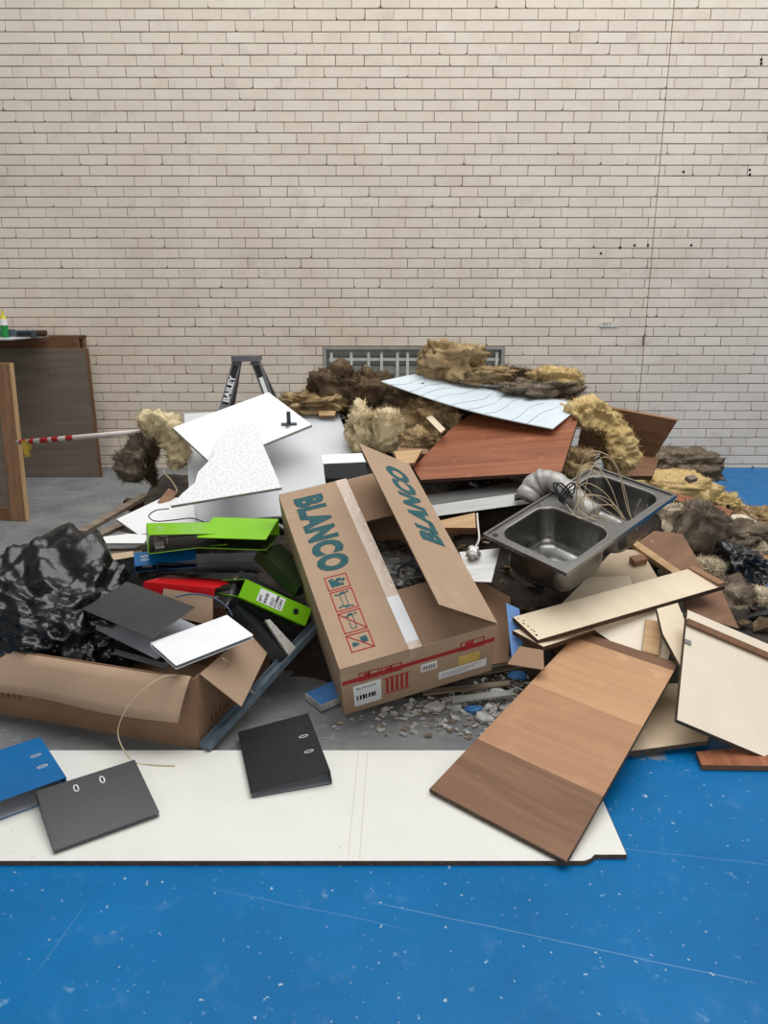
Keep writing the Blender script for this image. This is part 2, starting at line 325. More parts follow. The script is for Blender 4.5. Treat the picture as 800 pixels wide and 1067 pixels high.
# ------------------------------------------------------------------ structure: floor and brick wall
V, F = box_geo(-6.5, 6.5, -3, WALL_Y+.3, -.2, 0)
tag(mk('floor', V, F, G['floor']), kind='structure')
rng = random.Random(4)
COURSE = .086; PITCHX = .24; BED0 = .42*COURSE
WX0, WX1, WZ0 = at(337, 375, WALL_Y).x, at(525, 375, WALL_Y).x, .78
WZ1 = at(430, 361, WALL_Y).z
JOINT_X = 2.412
wall = MB(); a = WALL_Y+.009
wall.box(-6.5, WX0, a, a+.25, -.05, 4.9).box(WX1, 6.5, a, a+.25, -.05, 4.9).box(WX0, WX1, a, a+.25, -.05, WZ0).box(WX0, WX1, a, a+.25, WZ1, 4.9)
wall_back = tag(wall.build('wall_back', G['mortar']), kind='structure')
def brick_geo(w, h, rl, rr, d=.02, bv=.0022):
    """front outline with some bottom corners rounded off by paint and mortar"""
    pts = [(w/2, h/2), (-w/2, h/2)]
    for r, sx in ((rl, -1), (rr, 1)):
        if r: arc = [(sx*(w/2-r+r*math.cos(t)), -h/2+r-r*math.sin(t)) for t in (0, .79, 1.57)]; pts += arc if sx < 0 else arc[::-1]
        else: pts.append((sx*w/2, -h/2))
    n = len(pts); k = (1-2*bv/w, 1-2*bv/h)
    V = [(x*k[0], 0, z*k[1]) for x, z in pts]+[(x, bv, z) for x, z in pts]+[(x, d, z) for x, z in pts]
    F = [list(range(n))]
    for q in range(2):
        for i in range(n): j = (i+1) % n; F.append([q*n+i, (q+1)*n+i, (q+1)*n+j, q*n+j])
    return V, F
bricks = []
for row in range(-1, 57):
    zb = BED0+row*COURSE; z0, z1 = max(0.0, zb+.0036), zb+COURSE-.0036
    if z1 < .01 or z1 > 4.9: continue
    x = -6.4 + (row % 2)*.12 + rng.uniform(-.02, .02)
    while x < 6.3:
        x0, x1 = x+.0018, x+PITCHX-.0018; x += PITCHX + rng.uniform(-.0025, .003)
        segs = [(x0, x1)]
        if x0 < JOINT_X < x1: segs = [(x0, JOINT_X-.0035), (JOINT_X+.0035, x1)]
        for s0, s1 in segs:
            if s1-s0 < .012: continue
            if z1 > WZ0-.005 and z0 < WZ1-.01:
                if s0 < WX1 and s1 > WX0:
                    if s0 < WX0-.02: s1 = WX0-.004
                    elif s1 > WX1+.02: s0 = WX1+.004
                    else: continue
            bricks.append((s0, s1, z0, z1))
view = [b for b in bricks if abs((b[0]+b[1])/2) < 3.3 and b[2] < 3.9]
view.sort(key=lambda b: (-round(b[2], 2), abs(b[0]+b[1])))
near = set(view[:300]); meshes = {}
rest = MB()
for bk in bricks:
    w_, h_ = bk[1]-bk[0], bk[3]-bk[2]; r = rng.random()
    rl = .022 if r < .10 else 0; rr = .022 if .07 < r < .16 else 0
    y = WALL_Y + rng.uniform(-.0012, .0012); c = ((bk[0]+bk[1])/2, y, (bk[2]+bk[3])/2)
    M = Matrix.Translation(c) @ Matrix.Rotation(rng.gauss(0, .0022), 4, 'Y') @ Matrix.Rotation(rng.gauss(0, .004), 4, 'X')
    if bk in near:
        key = (round(w_, 3), round(h_, 3), bool(rl), bool(rr))
        if key not in meshes:
            me = bpy.data.meshes.new('brick'); V, F = brick_geo(key[0], key[1], rl, rr); me.from_pydata(V, [], F); me.materials.append(G['brick']); meshes[key] = me
        o = bpy.data.objects.new('brick', meshes[key]); col.objects.link(o); place(o, M, wall_back)
    else:
        V, F = brick_geo(w_, h_, rl, rr); rest.add(V, F, M)
o = rest.build('brick_courses', G['brick'], wall_back); o['kind'] = 'stuff'
# low barred window in the wall
win = bpy.data.objects.new('window_1', None); col.objects.link(win); place(win, Matrix.Translation(((WX0+WX1)/2, WALL_Y, WZ0))); win['kind'] = 'structure'
f = MB(); yy = WALL_Y
f.box(WX0, WX0+.028, yy-.008, yy+.1, WZ0, WZ1).box(WX1-.028, WX1, yy-.015, yy+.1, WZ0, WZ1).box(WX0+.028, WX1-.028, yy-.015, yy+.1, WZ1-.028, WZ1).box(WX0+.028, WX1-.028, yy-.015, yy+.1, WZ0, WZ0+.028)
f.build('window_frame', G['frame_grey'], win, Matrix.Identity(4))
zz = WZ0+.028
while zz < WZ1-.03:
    z2 = min(zz+.082, WZ1-.03)
    MB().box(WX0+.028, WX1-.028, yy+.060, yy+.066, zz+.0015, z2-.002).build('pane', G['dark_glass'], win, Matrix.Identity(4)); zz += .084
MB().box(WX0, WX1, yy+.15, yy+.16, WZ0, WZ1).build('dark_backing', G['wood_dark'], win, Matrix.Identity(4))
for px in (345.5, 366, 384, 397.5, 414, 424.5, 436.5, 455, 476, 496, 517):
    xb = at(px, 376, yy+.03).x; MB().box(xb-.013, xb+.013, yy+.008, yy+.022, WZ0+.028, WZ1-.05).build('bar', G['bar_white'], win, Matrix.Identity(4))
zb = at(400, 374.5, yy+.03).z
MB().box(WX0+.05, WX1-.04, yy+.022, yy+.034, zb-.012, zb+.012).build('cross_bar', G['bar_white'], win, Matrix.Identity(4))
# small plate and drilled holes on the wall
p = at(634, 338, WALL_Y-.003)
pl = tag(MB().box(-.085, .085, -.004, .001, -.022, .022).build('wall_plate', G['plate'], None, Matrix.Translation(p-Vector((0, .004, 0)))), 'small pale plate stuck on the bricks beside the dark wall joint', 'plate')
text_mesh('plate_lettering', 'BAT', .045, Matrix.Translation(p-Vector((.06, .009, .012))) @ Matrix.Rotation(math.pi/2, 4, 'X'), G['frame_grey'], pl, ext=.0005)
for k, (px, py) in enumerate(((793, 62), (793, 66), (712, 179), (781, 177), (781, 182), (646, 258), (661, 255.5), (675, 255.5), (720, 255.5), (626, 264))):
    q = at(px, py, WALL_Y-.002); V, F = tube_geo([(0, -.0015, 0), (0, .002, 0)], .0115, 8)
    o = mk('screw_hole', V, F, G['ladder_black'], wall_back, Matrix.Translation(q))

# ------------------------------------------------------------------ boards on the floor in front
pz = .016
pf = [Vector((-1.75, 1.862, pz)), Vector((.578, 1.862, pz)), Vector((.600, 1.872, pz)), Vector((.615, 1.888, pz)), Vector((.708, 1.888, pz)), Vector((.708, 2.425, pz)), Vector((-1.75, 2.425, pz))]
fp = board('laminate_panel', 'long white laminated panel lying flat on the blue floor', 'panel', pf, .016, [G['white_board'], G['core']], up=Vector((0, 0, 1)))
for xx in (-.105, -.072):
    slab('seam_line', [Vector((xx, 1.872, pz+.0006)), Vector((xx+.0028, 1.872, pz+.0006)), Vector((xx+.0028+(.012 if xx > -.1 else .012), 2.42, pz+.0006)), Vector((xx+.012, 2.42, pz+.0006))], .0006, G['seam'], fp, ch=.0001)
P0, P1, P2 = atz(447, 822, .036), atz(590, 898, .033), atz(707, 691, .19)
pts = plane_px([(447, 822, P0.y), (590, 898, P1.y), (707, 691, P2.y)], [(604, 657)])
fb = slab('front_board', pts, .016, [G['ply_brown'], G['core']])
tag(fb, 'large brown veneered board tilting from white floor panel up onto the heap', 'board')
def strip_on(parent, P, u0, u1, v0, v1, m, name, h=.0008):
    def q(u, v): return (P[0]*(1-u)+P[1]*u)*(1-v)+(P[3]*(1-u)+P[2]*u)*v
    n = (P[1]-P[0]).cross(P[3]-P[0]).normalized(); n = n if n.dot(CAM-P[0]) > 0 else -n
    return slab(name, [q(u0, v0)+n*h, q(u1, v0)+n*h, q(u1, v1)+n*h, q(u0, v1)+n*h], h*.9, m, parent, ch=.0001)
strip_on(fb, pts, .002, .998, .002, .26, G['ply_dark'], 'worn_band')
strip_on(fb, pts, .002, .998, .945, .998, G['ply_dark'], 'worn_band')
strip_on(fb, pts, .002, .998, .60, .945, G['ply_pale'], 'pale_band')
pts = [at(534, 643, 3.039), at(560, 667, 2.866), at(755.5, 609, 3.254), at(723, 592, 3.427)]
pk = board('cream_plank', 'long cream plank lying across the boards below the sink', 'plank', pts, .022, [G['cream_plank'], G['wood_dark']])
for (u_, v_, du, dv) in ((.08, .012, .06, .004), (.22, .02, .02, .012), (.30, .012, .06, .006), (.42, .02, .07, .004), (.60, .014, .02, .012), (.66, .02, .06, .005), (.80, .012, .06, .008)): strip_on(pk, pts, u_, u_+du, v_, v_+dv, G['ink'], 'pen_mark', .0006)
strip_on(pk, pts, .0, 1, .962, 1.0, G['wood_mid'], 'end_batten', .012)
# big cream door panel at the right edge with a brown batten
P = plane_px([(716, 635, 2.90), (705, 750, 2.42), (830, 803, 2.36)], [(845, 690)])
cp = board('cream_cupboard_panel', 'large cream door panel with brown batten at the edge of the heap', 'panel', P, .018, [G['cream'], G['core']])
strip_on(cp, P, .11, .165, .0, 1.0, G['wood_brown'], 'batten', .014)
strip_on(cp, P, .30, .335, .0, .05, G['steel_dull'], 'latch', .006)
strip_on(cp, P, .0, .1, .86, .89, G['wood_brown'], 'end_strip', .014)
# boards stacked below it
board('cream_shelf', 'cream shelf end showing under the large cream door panel', 'board', [atz(640, 785, .035), atz(738, 772, .035), atz(748, 712, .035), atz(640, 712, .035)], .018, [G['cream2'], G['core']])
board('red_shelf', 'reddish brown board lying on the blue floor beneath cream door panel', 'board', [atz(725, 783, .022), atz(731, 797, .022), atz(860, 799, .022), atz(850, 772, .022)], .02, [G['red_ply'], G['wood_brown']])
board('cream_side_panel', 'cream panel behind the small wooden offcut, partly under the plank', 'panel', plane_px([(612, 652, 3.05), (690, 705, 2.78), (712, 640, 3.10)], [(690, 612), (640, 640)]), .016, [G['cream'], G['core']])
board('cream_strip', 'narrow cream strip board tucked beside the large door panel', 'board', plane_px([(684, 634, 3.02), (706, 628, 3.08), (713, 645, 2.98)], [(712, 700), (690, 660)]), .016, [G['cream_plank'], G['core']])
OP = plane_px([(612, 652, 3.05), (690, 705, 2.78), (712, 640, 3.10)], [(672, 648), (689, 651), (685, 687), (668, 682)])[3:]
on = (OP[1]-OP[0]).cross(OP[3]-OP[0]).normalized(); on = on if on.z > 0 else -on
board('timber_offcut', 'short brown timber offcut lying on cream panel', 'offcut', [p+on*.021 for p in OP], .02, [G['wood_raw'], G['wood_mid']])
board('beige_board', 'dull beige board sticking out under the sink', 'board', plane_px([(575, 640, 3.32), (640, 572, 3.85), (668, 573, 3.82)], [(688, 606), (600, 640)]), .016, [G['cream2'], G['core']])
board('pale_board', 'pale cream board between the sink and the long plank', 'board', plane_px([(566, 648, 3.16), (612, 601, 3.45), (657, 600, 3.45)], [(664, 625), (590, 648)]), .014, [G['cream_plank'], G['core']])
br = board('brown_carcass_side', 'brown cabinet side with pale edge right of the sink', 'board', plane_px([(661, 567, 3.85), (682, 553, 4.0), (711, 556, 4.0)], [(733, 594), (708, 600)]), .018, [G['ply_dark'], G['wood_raw']])
slab('edge_batten', plane_px([(657, 566, 3.86), (663, 563, 3.88), (711, 596, 3.56)], [(705, 600)]), .03, G['wood_raw'], br)
board('brown_sheet', 'thin brown sheet under the right end of the cream plank', 'board', plane_px([(712, 622, 3.3), (748, 606, 3.5), (770, 655, 3.1)], [(715, 640)]), .008, [G['ply_dark'], G['wood_dark']])
board('small_plank', 'short pale plank poking out below the long cream plank', 'plank', plane_px([(534, 657, 2.98), (566, 674, 2.84), (640, 650, 3.1)], [(600, 640)]), .02, [G['cream_plank'], G['wood_dark']])
board('cardboard_offcut', 'small torn cardboard piece beside the brown front board', 'cardboard', plane_px([(528, 692, 2.80), (541, 673, 2.90), (566, 677, 2.84)], [(567, 698)]), .005, [G['card_in'], G['card_edge']])
board('blue_plastic_sheet', 'pale blue plastic strip standing between box and planks', 'plastic', plane_px([(527, 628, 3.12), (541, 634, 3.10), (546, 688, 2.9)], [(534, 694)]), .006, G['blue_pl'])
board('worn_brown_board', 'dark brown door leaning behind the printed cardboard box', 'board', plane_px([(492, 600, 3.35), (532, 622, 3.3), (530, 690, 3.0)], [(500, 694)]), .012, [G['card_dark'], G['card_edge']])

# ------------------------------------------------------------------ sink
def sink():
    L_, F_, R_, B_ = Vector((.451, 3.352, .537)), Vector((.759, 3.006, .471)), Vector((1.389, 3.528, .677)), Vector((1.081, 3.874, .742))
    ax = (R_-F_); ay = (L_-F_); LX, LY = ax.length, ay.length
    n = ax.cross(ay)
    M = frame(F_, ax, n if n.z > 0 else -n)
    root = thing('kitchen_sink', 'stainless steel double bowl kitchen sink tilted on the heap', 'sink', M)
    NP = 48
    def rrect(cx, cy, hx, hy, r):
        out = []
        for q, (sx, sy) in enumerate(((1, 1), (-1, 1), (-1, -1), (1, -1))):
            for k in range(NP//4):
                t = math.pi/2*(q+k/(NP//4-1)) if NP//4 > 1 else 0
                out.append((cx+sx*(hx-r)+r*math.cos(t), cy+sy*(hy-r)+r*math.sin(t)))
        return out
    deck = MB(); bowls = []
    halves = ((.0, LX*.5), (LX*.5, LX))
    for (x0, x1) in halves:
        cx = (x0+x1)/2 + (.012 if x0 == 0 else -.012); cy = LY/2+.0; hx = (x1-x0)/2-.038; hy = LY/2-.045
        top = rrect(cx, cy, hx+.008, hy+.008, .085)
        outer = []
        for (x, y) in top:
            # push each ring point out onto the half's outline
            dx, dy = x-cx, y-cy; k = min(((x1-cx) if dx > 0 else (cx-x0))/abs(dx) if abs(dx) > 1e-6 else 1e9, ((LY-cy) if dy > 0 else cy)/abs(dy) if abs(dy) > 1e-6 else 1e9)
            outer.append((cx+dx*k, cy+dy*k))
        corners = [(x1, LY), (x0, LY), (x0, 0), (x1, 0)]
        for q, (X, Y) in enumerate(corners):
            i = min(range(NP), key=lambda i: (outer[i][0]-X)**2+(outer[i][1]-Y)**2); outer[i] = (X, Y)
        V = [(x, y, 0) for x, y in outer]+[(x, y, .0) for x, y in top]
        V2 = [(x, y, -.0015) for x, y in outer]+[(x, y, -.0015) for x, y in top]
        Fq = [[i, (i+1) % NP, NP+(i+1) % NP, NP+i] for i in range(NP)]
        deck.add(V, [f[::-1] for f in Fq] if False else Fq); deck.add(V2, [f[::-1] for f in Fq])
        rings = [(hx+.008, hy+.008, .085, 0), (hx+.002, hy+.002, .08, -.003), (hx, hy, .078, -.012), (hx-.010, hy-.010, .075, -.155), (hx-.02, hy-.02, .072, -.185), (hx-.045, hy-.045, .06, -.199), (hx*.5, hy*.5, .05, -.204), (.045, .045, .044, -.206), (.038, .038, .037, -.211)]
        V = []; F = []
        for (a_, b_, r_, z_) in rings: V += [(x, y, z_) for x, y in rrect(cx, cy, a_, b_, r_)]
        for k in range(len(rings)-1):
            for i in range(NP): F.append([k*NP+i, k*NP+(i+1) % NP, (k+1)*NP+(i+1) % NP, (k+1)*NP+i])
        F.append([(len(rings)-1)*NP+i for i in range(NP)])
        bowl = mk('bowl', V, F, G['steel'], root, M, smooth=True)
        sm = bowl.modifiers.new('thick', 'SOLIDIFY'); sm.thickness = .0016; sm.offset = -1 if False else 1
        bowls.append((bowl, cx, cy))
    # raised lip and turned-down edge round the outside
    lip = .007
    for (a0, a1, b0, b1) in ((0, LX, 0, .012), (0, LX, LY-.012, LY), (0, .012, .012, LY-.012), (LX-.012, LX, .012, LY-.012)):
        deck.box(a0, a1, b0, b1, -.012, lip)
    deck.build('deck', G['steel'], root, M)
    for (bowl, cx, cy) in bowls:
        V, F = tube_geo([(cx, cy, -.2105), (cx, cy, -.208)], .036, 20); mk('drain', V, F, G['steel_dull'], bowl, M, smooth=False)
    for (tx, ty) in ((.035, LY-.045),):
        V, F = tube_geo([(tx, ty, -.001), (tx, ty, .0012)], .014, 16); mk('tap_hole', V, F, G['ladder_black'], root, M)
    return M, LX, LY
SM, SLX, SLY = sink()
def sk(x, y, z): return SM @ Vector((x, y, z))
board('torn_paper', 'crumpled scrap of white paper lying in the near sink bowl', 'paper', [sk(.12, .10, -0.194), sk(.22, .13, -0.196), sk(.20, .24, -0.194), sk(.15, .22, -0.190), sk(.13, .17, -0.194)], .003, G['paper'])
board('white_tray', 'white paper tray lying in the far sink bowl', 'paper', [sk(.50, .10, -0.183), sk(.66, .12, -0.183), sk(.64, .28, -0.183), sk(.52, .30, -0.178)], .006, G['paper'])
# flexible duct draped over the sink's rear edge
pth = spline([at(549, 521, 3.72), at(556, 508, 3.74), at(570, 500, 3.72), at(586, 507, 3.66), at(600, 520, 3.58), at(617, 537, 3.50)], 14)
duct = thing('flexible_duct', 'ribbed grey flexible duct draped into the sink', 'duct', Matrix.Translation(pth[0]))
V, F = tube_geo(pth, [.046+.007*abs(math.sin(i*.30))+(.012 if i < 26 else 0) for i in range(len(pth))], 20); mk('hose', V, F, G['duct'], duct, Matrix.Identity(4), smooth=True)
for k in (52,): V, F = tube_geo([pth[k]-(pth[k+1]-pth[k])*.6, pth[k]+(pth[k+1]-pth[k])*.6], .062 if k < 20 else .053, 20); mk('band', V, F, G['steel_dull'], duct, Matrix.Identity(4))
r = random.Random(8)
tg = thing('wire_tangle', 'tangle of thin beige wires sprouting from the far sink bowl', 'wire', Matrix.Translation(sk(.55, .2, -.1)))
for (pp) in ([(600, 540), (603, 505), (608, 480), (620, 470), (640, 485), (655, 530), (662, 552)], [(604, 545), (612, 500), (622, 480), (634, 478), (650, 500), (660, 545)], [(596, 535), (604, 520), (620, 515), (640, 530), (655, 550)],
             [(600, 500), (612, 520), (630, 530), (650, 545)], [(606, 490), (603, 510), (612, 535), (640, 552)], [(664, 552), (662, 535), (668, 522)], [(668, 556), (674, 540), (672, 528)], [(590, 525), (604, 538), (625, 540), (650, 556)],
             [(598, 515), (610, 505), (628, 512), (645, 530)], [(602, 530), (615, 540), (632, 546), (652, 549)], [(610, 540), (602, 520), (604, 495), (614, 488), (626, 498)], [(600, 520), (602, 496), (612, 483), (622, 487), (636, 510), (648, 548)], [(605, 512), (622, 524), (640, 527), (656, 552)], [(598, 528), (612, 516), (634, 522), (658, 550)], [(603, 500), (616, 512), (618, 530), (636, 548)]):
    Y0 = 3.43+r.uniform(-.05, .05) if pp[0][0] < 660 else 3.6
    V, F = tube_geo(spline([at(x+r.uniform(-2, 2), y+r.uniform(-2, 2), Y0+r.uniform(-.04, .04)) for x, y in pp], 8), .0022, 5); mk('strand', V, F, G['straw'], tg, Matrix.Identity(4), smooth=True)
# knot of dark wire clips where the duct meets the rim
V, F = tube_geo(spline([at(584+9*math.cos(t*2.1)+t, 511+8*math.sin(t*2.7), 3.52+.03*math.sin(t)) for t in np.linspace(0, 9, 26)], 4), .004, 6)
tag(mk('wire_knot', V, F, G['cable_dark'], smooth=True), 'dark knotted wire clip hooked over the sink rim by the duct', 'wire')

# ------------------------------------------------------------------ printed sink carton
def rod(w):
    t = Vector(w).length; return Matrix.Rotation(t, 3, Vector(w)/t)
def carton():
    TBL, TFL, TFR = Vector((-.478, 3.367, .721)), Vector((-.162, 2.541, .274)), Vector((.434, 2.711, .381))
    BFL = Vector((-.155, 2.692, .003)); TBR = TBL+TFR-TFL
    ax = (TFR-TFL); ay = (TBL-TFL); Wd, Ld = ax.length, ay.length
    nz_ = ax.cross(ay).normalized(); M = frame(TFL, ax, nz_)        # x right along the front, y to the back, z out of the top
    Hh = .312; t = .005
    root = thing('printed_carton', 'large open brown sink carton with BLANCO printed on its flaps', 'box', frame(BFL, ax, nz_))
    def part(name, x0, x1, y0, y1, z0, z1, m=None):
        V, F = box_geo(x0, x1, y0, y1, z0, z1); return mk(name, V, F, m or G['card'], root, M)
    fw = part('front_wall', 0, Wd, 0, t, -Hh, -t); part('left_wall', 0, t, t, Ld-t, -Hh, -t); part('right_wall', Wd-t, Wd, t, Ld-t, -Hh, -t); part('rear_wall', 0, Wd, Ld-t, Ld, -Hh, -t); part('bottom', t, Wd-t, t, Ld-t, -Hh, -Hh+t)
    hw = Wd*.5
    lf = part('left_flap', 0, hw-.002, 0, Ld, -t+.002, .002)
    # inner short flaps lie below the long ones
    part('front_inner_flap', .01, Wd-.01, .004, .29, -2*t, -t, G['card_in']); part('rear_inner_flap', .01, Wd-.01, Ld-.29, Ld-.004, -2*t, -t, G['card_in'])
    # right flap swings up about the right edge
    h0 = M @ Vector((Wd, 0, 0)); h1 = M @ Vector((Wd, Ld, 0))
    f0 = at(459, 637, 2.56); f1 = at(374, 464, 3.30)
    e = (((f0-h0)+(f1-h1))/2); yv = (h1-h0).normalized(); e = e-yv*e.dot(yv); fwid = .315
    up = e.normalized(); fn = yv.cross(up)
    if fn.dot(CAM-h0) < 0: fn = -fn
    RM = frame(h0, yv, fn)                                # x along hinge to the back, z to viewer
    s = 1 if (RM.inverted() @ (h0+up*fwid)).y > 0 else -1
    V, F, fm = slab_geo([(.0, 0), (Ld, 0), (Ld-.01, s*fwid), (.012, s*fwid)], .005, .0008)
    rf = mk('right_flap', V, F, [G['card'], G['card_edge'], G['card_in']], root, RM, fm=fm)
    # printing on the left flap: text runs from the back to the front, letter tops to the right
    X = Vector((0, -1, 0)); Yv = Vector((1, 0, 0))
    T = Matrix(((0, 1, 0, .065), (-1, 0, 0, Ld-.055), (0, 0, 1, .0030), (0, 0, 0, 1)))
    text_mesh('printed_lettering', 'BLANCO', .165, M @ T, G['teal_ink'], lf, bold=.010, sx=.66, space=1.10)
    y1 = Ld-.55
    for k, hgt in enumerate((.075, .103, .103, .082)):
        y0 = y1-hgt; x0, x1 = .062, .155
        fr = MB(); tk = .0045; z0, z1 = .0028, .0034
        fr.box(x0, x1, y0, y0+tk, z0, z1).box(x0, x1, y1-tk, y1, z0, z1).box(x0, x0+tk, y0, y1, z0, z1).box(x1-tk, x1, y0, y1, z0, z1)
        fr.build('icon_frame', G['red_ink'], lf, M)
        ic = MB(); cx, cy = (x0+x1)/2, (y0+y1)/2
        def seg(ax_, ay_, bx_, by_, w_=.005, m=0): ic.bar((cx+ax_, cy+ay_, .0031+.0002*m), (cx+bx_, cy+by_, .0031+.0002*m), w_, .0006, m=m)
        if k == 0: seg(-.030, -.006, .004, -.004, .034); seg(.0, .010, .018, .014, .016); seg(.002, -.012, .022, -.016, .014); seg(.02, .002, .032, .012, .012); seg(-.034, .016, -.012, .020, .008)
        if k == 1:
            for x_ in (-.010, .010): seg(x_, -.034, x_, .034, .0028)
            for q in (-1, 1): seg(-.03, .034*q, -.012, .028*q, .006); seg(-.008, .034*q, .012, .036*q, .011); seg(.014, .034*q, .028, .040*q, .006)
        if k == 2:
            for x_ in (-.012, .008): seg(x_, -.034, x_, .03, .0028)
            seg(-.012, -.034, .008, -.034, .003); seg(-.028, .03, -.012, .024, .007); seg(-.01, .032, .012, .034, .011); seg(.018, .034, .026, .034, .009); seg(-.042, .046, .042, -.046, .004, 1)
        if k == 3: seg(-.032, -.008, -.014, -.008, .018); seg(-.014, -.010, -.006, -.010, .008); seg(.004, .004, .030, .006, .028); seg(-.042, .037, .042, -.037, .004, 1)
        ic.build('pictogram', [G['teal_ink'], G['red_ink']], lf, M)
        y1 = y0-.008
    # packing tape along the free edge of the left flap
    tp = MB().box(hw-.045, hw+.006, -.002, Ld+.001, .0022, .0030); tp.box(hw-.045, hw+.006, -.0035, -.002, -.06, .003); tp.build('packing_tape', G['tape'], lf, M)
    MB().box(hw-.046, hw+.004, .03, .26, .0031, .0036).build('tape_strip', G['paper'], lf, M)
    # printing on the right flap, upside down to the left one
    T = Matrix(((-1, 0, 0, Ld*.965), (0, -1, 0, s*.10), (0, 0, 1, .0010), (0, 0, 0, 1)))
    if s > 0: T = Matrix(((1, 0, 0, Ld*.40), (0, 1, 0, .085), (0, 0, 1, .0010), (0, 0, 0, 1)))
    text_mesh('printed_lettering', 'BLANCO', .165, RM @ T, G['teal_ink'], rf, bold=.010, sx=.70, space=1.10)
    # printing and labels on the front wall
    def fr(name, x0, x1, z0, z1, m, d=.0008): V, F = box_geo(x0, x1, -d, .0002, z0, z1); return mk(name, V, F, m, fw, M)
    fr('red_stripe', .005, Wd-.005, -.108, -.084, G['red_ink'])
    for (x0, x1, z0, z1) in ((.07, .15, -.115, -.06), (.155, .24, -.115, -.065), (Wd-.15, Wd-.05, -.112, -.055)):
        k = .005; b_ = MB()
        for a in ((x0, x1, z0, z0+k), (x0, x1, z1-k, z1), (x0, x0+k, z0, z1), (x1-k, x1, z0, z1), ((x0+x1)/2-.004, (x0+x1)/2+.004, z0, z1), (x0+.02, x0+.045, z0+.015, z1-.01)): b_.box(a[0], a[1], -.0012, .0002, a[2], a[3])
        b_.build('print_frame', G['red_ink'], fw, M)
    lb = fr('white_label', .045, .155, -.275, -.135, G['paper'])
    for k in range(7): V, F = box_geo(.055+k*.012, .061+k*.012+(k % 3)*.002, -.0014, -.0009, -.235, -.205); mk('barcode_line', V, F, G['ink'], lb, M)
    text_mesh('label_text', 'BLANCO', .02, M @ Matrix.Translation((.055, -.0012, -.165)) @ Matrix.Rotation(math.pi/2, 4, 'X'), G['ink'], lb, ext=.0002)
    b_ = MB()
    for k in range(5): b_.box(.175+k*.02, .185+k*.02, -.0012, .0002, -.24, -.15+.01*(k % 2))
    b_.box(.165, .275, -.0012, .0002, -.147, -.142); b_.box(.165, .275, -.0012, .0002, -.25, -.245); b_.build('printed_drawing', G['red_ink'], fw, M)
    lb = fr('barcode_label', .318, .385, -.175, -.125, G['paper'])
    for k in range(8): V, F = box_geo(.325+k*.007, .3285+k*.007, -.0014, -.0009, -.165, -.138); mk('barcode_line', V, F, G['ink'], lb, M)
    fr('yellow_label', .475, .565, -.205, -.145, G['yellow_lab']); 
    lb = fr('long_label', .395, .60, -.262, -.212, G['paper'])
    for k in range(3): V, F = box_geo(.405, .58-.03*k, -.0014, -.0009, -.228-.011*k, -.224-.011*k); mk('print_line', V, F, G['frame_grey'], lb, M)
    text_mesh('printed_code', 'BLANCO', .03, M @ Matrix.Translation((.46, -.0010, -.075)) @ Matrix.Rotation(math.pi/2, 4, 'X'), G['red_ink'], fw, ext=.0002) if False else None
    return M, Wd, Ld, Hh
CM, CW, CL, CH = carton()
def cm(x, y, z): return CM @ Vector((x, y, z))

# ------------------------------------------------------------------ open brown carton at the left
def left_box():
    A = Vector((-.668, 2.452, .0)); B = Vector((-1.70, 2.765, 0)); ax = (B-A).normalized(); ay = Vector((-ax.y, ax.x, 0)); ay = ay if ay.y > 0 else -ay
    Wd, Dp, Hh, t = 1.08, .60, .285, .005
    M = frame(A, -ax, Vector((0, 0, 1)))    # x to the right; corner A at the origin, box runs to -x
    root = thing('worn_carton', 'wide worn brown carton filled with binders and a black bag', 'box', M)
    def part(name, *b, m=None): V, F = box_geo(*b); return mk(name, V, F, m or G['card_dark'], root, M)
    fw = part('front_wall', -Wd, 0, 0, t, 0, Hh); rw = part('right_wall', -t, 0, t, Dp, 0, Hh); part('rear_wall', -Wd, -t, Dp-t, Dp, 0, Hh); part('left_wall', -Wd, -Wd+t, t, Dp-t, 0, Hh); part('bottom', -Wd+t, -t, t, Dp-t, .001, t)
    # front flap hangs outwards, slightly crumpled
    V = []; F = []; nxs = 16
    for j in range(5):
        for i in range(nxs+1):
            u = i/nxs; x = -Wd+(Wd-.012-.02*j/4)*u; d = j/4; b_ = .012*math.sin(u*9+1)*d
            V.append((x, -.002-.075*d-b_-.01*math.sin(d*3), Hh-.004-.135*d+.035*math.exp(-((u-.97)/.03)**2)*(1-d)))
    for j in range(4):
        for i in range(nxs): F.append([j*(nxs+1)+i, j*(nxs+1)+i+1, (j+1)*(nxs+1)+i+1, (j+1)*(nxs+1)+i])
    fl = mk('front_flap', V, F, G['card'], root, M, smooth=True); sm = fl.modifiers.new('thick', 'SOLIDIFY'); sm.thickness = .005
    # right flap hangs over the right wall
    V, F, fm = slab_geo([(0, 0), (.43, 0), (.46, .10), (.06, .19)], .005, .0008)
    RM = frame(M @ Vector((.004, .03, Hh+.004)), (M.to_3x3() @ Vector((0, 1, 0))), M.to_3x3() @ Vector((.75, 0, .66)))
    if (RM @ Vector((0, .1, 0))).z > (RM @ Vector((0, 0, 0))).z: V = [(x, -y, z) for x, y, z in V]; F = [f[::-1] for f in F]
    mk('right_flap', V, F, [G['card'], G['card_edge'], G['card_in']], root, RM, fm=fm)
    rp = plane_px([(170, 613, 2.97), (222, 621, 2.95), (222, 652, 2.90)], [(166, 640)]); slab('rear_flap', rp, .005, [G['card'], G['card_edge'], G['card_in']], root)
    b_ = MB()
    for k in range(7): b_.box(-.95+k*.028, -.937+k*.028, -.0015, 0, .075, .11)
    b_.build('printed_lettering', G['card_edge'], fw, M)
    b_ = MB()
    for k in range(6): b_.box(0, .0015, .09+k*.03, .105+k*.03, .06, .09)
    b_.build('printed_lettering', G['card_edge'], rw, M)
    return M
LM = left_box()
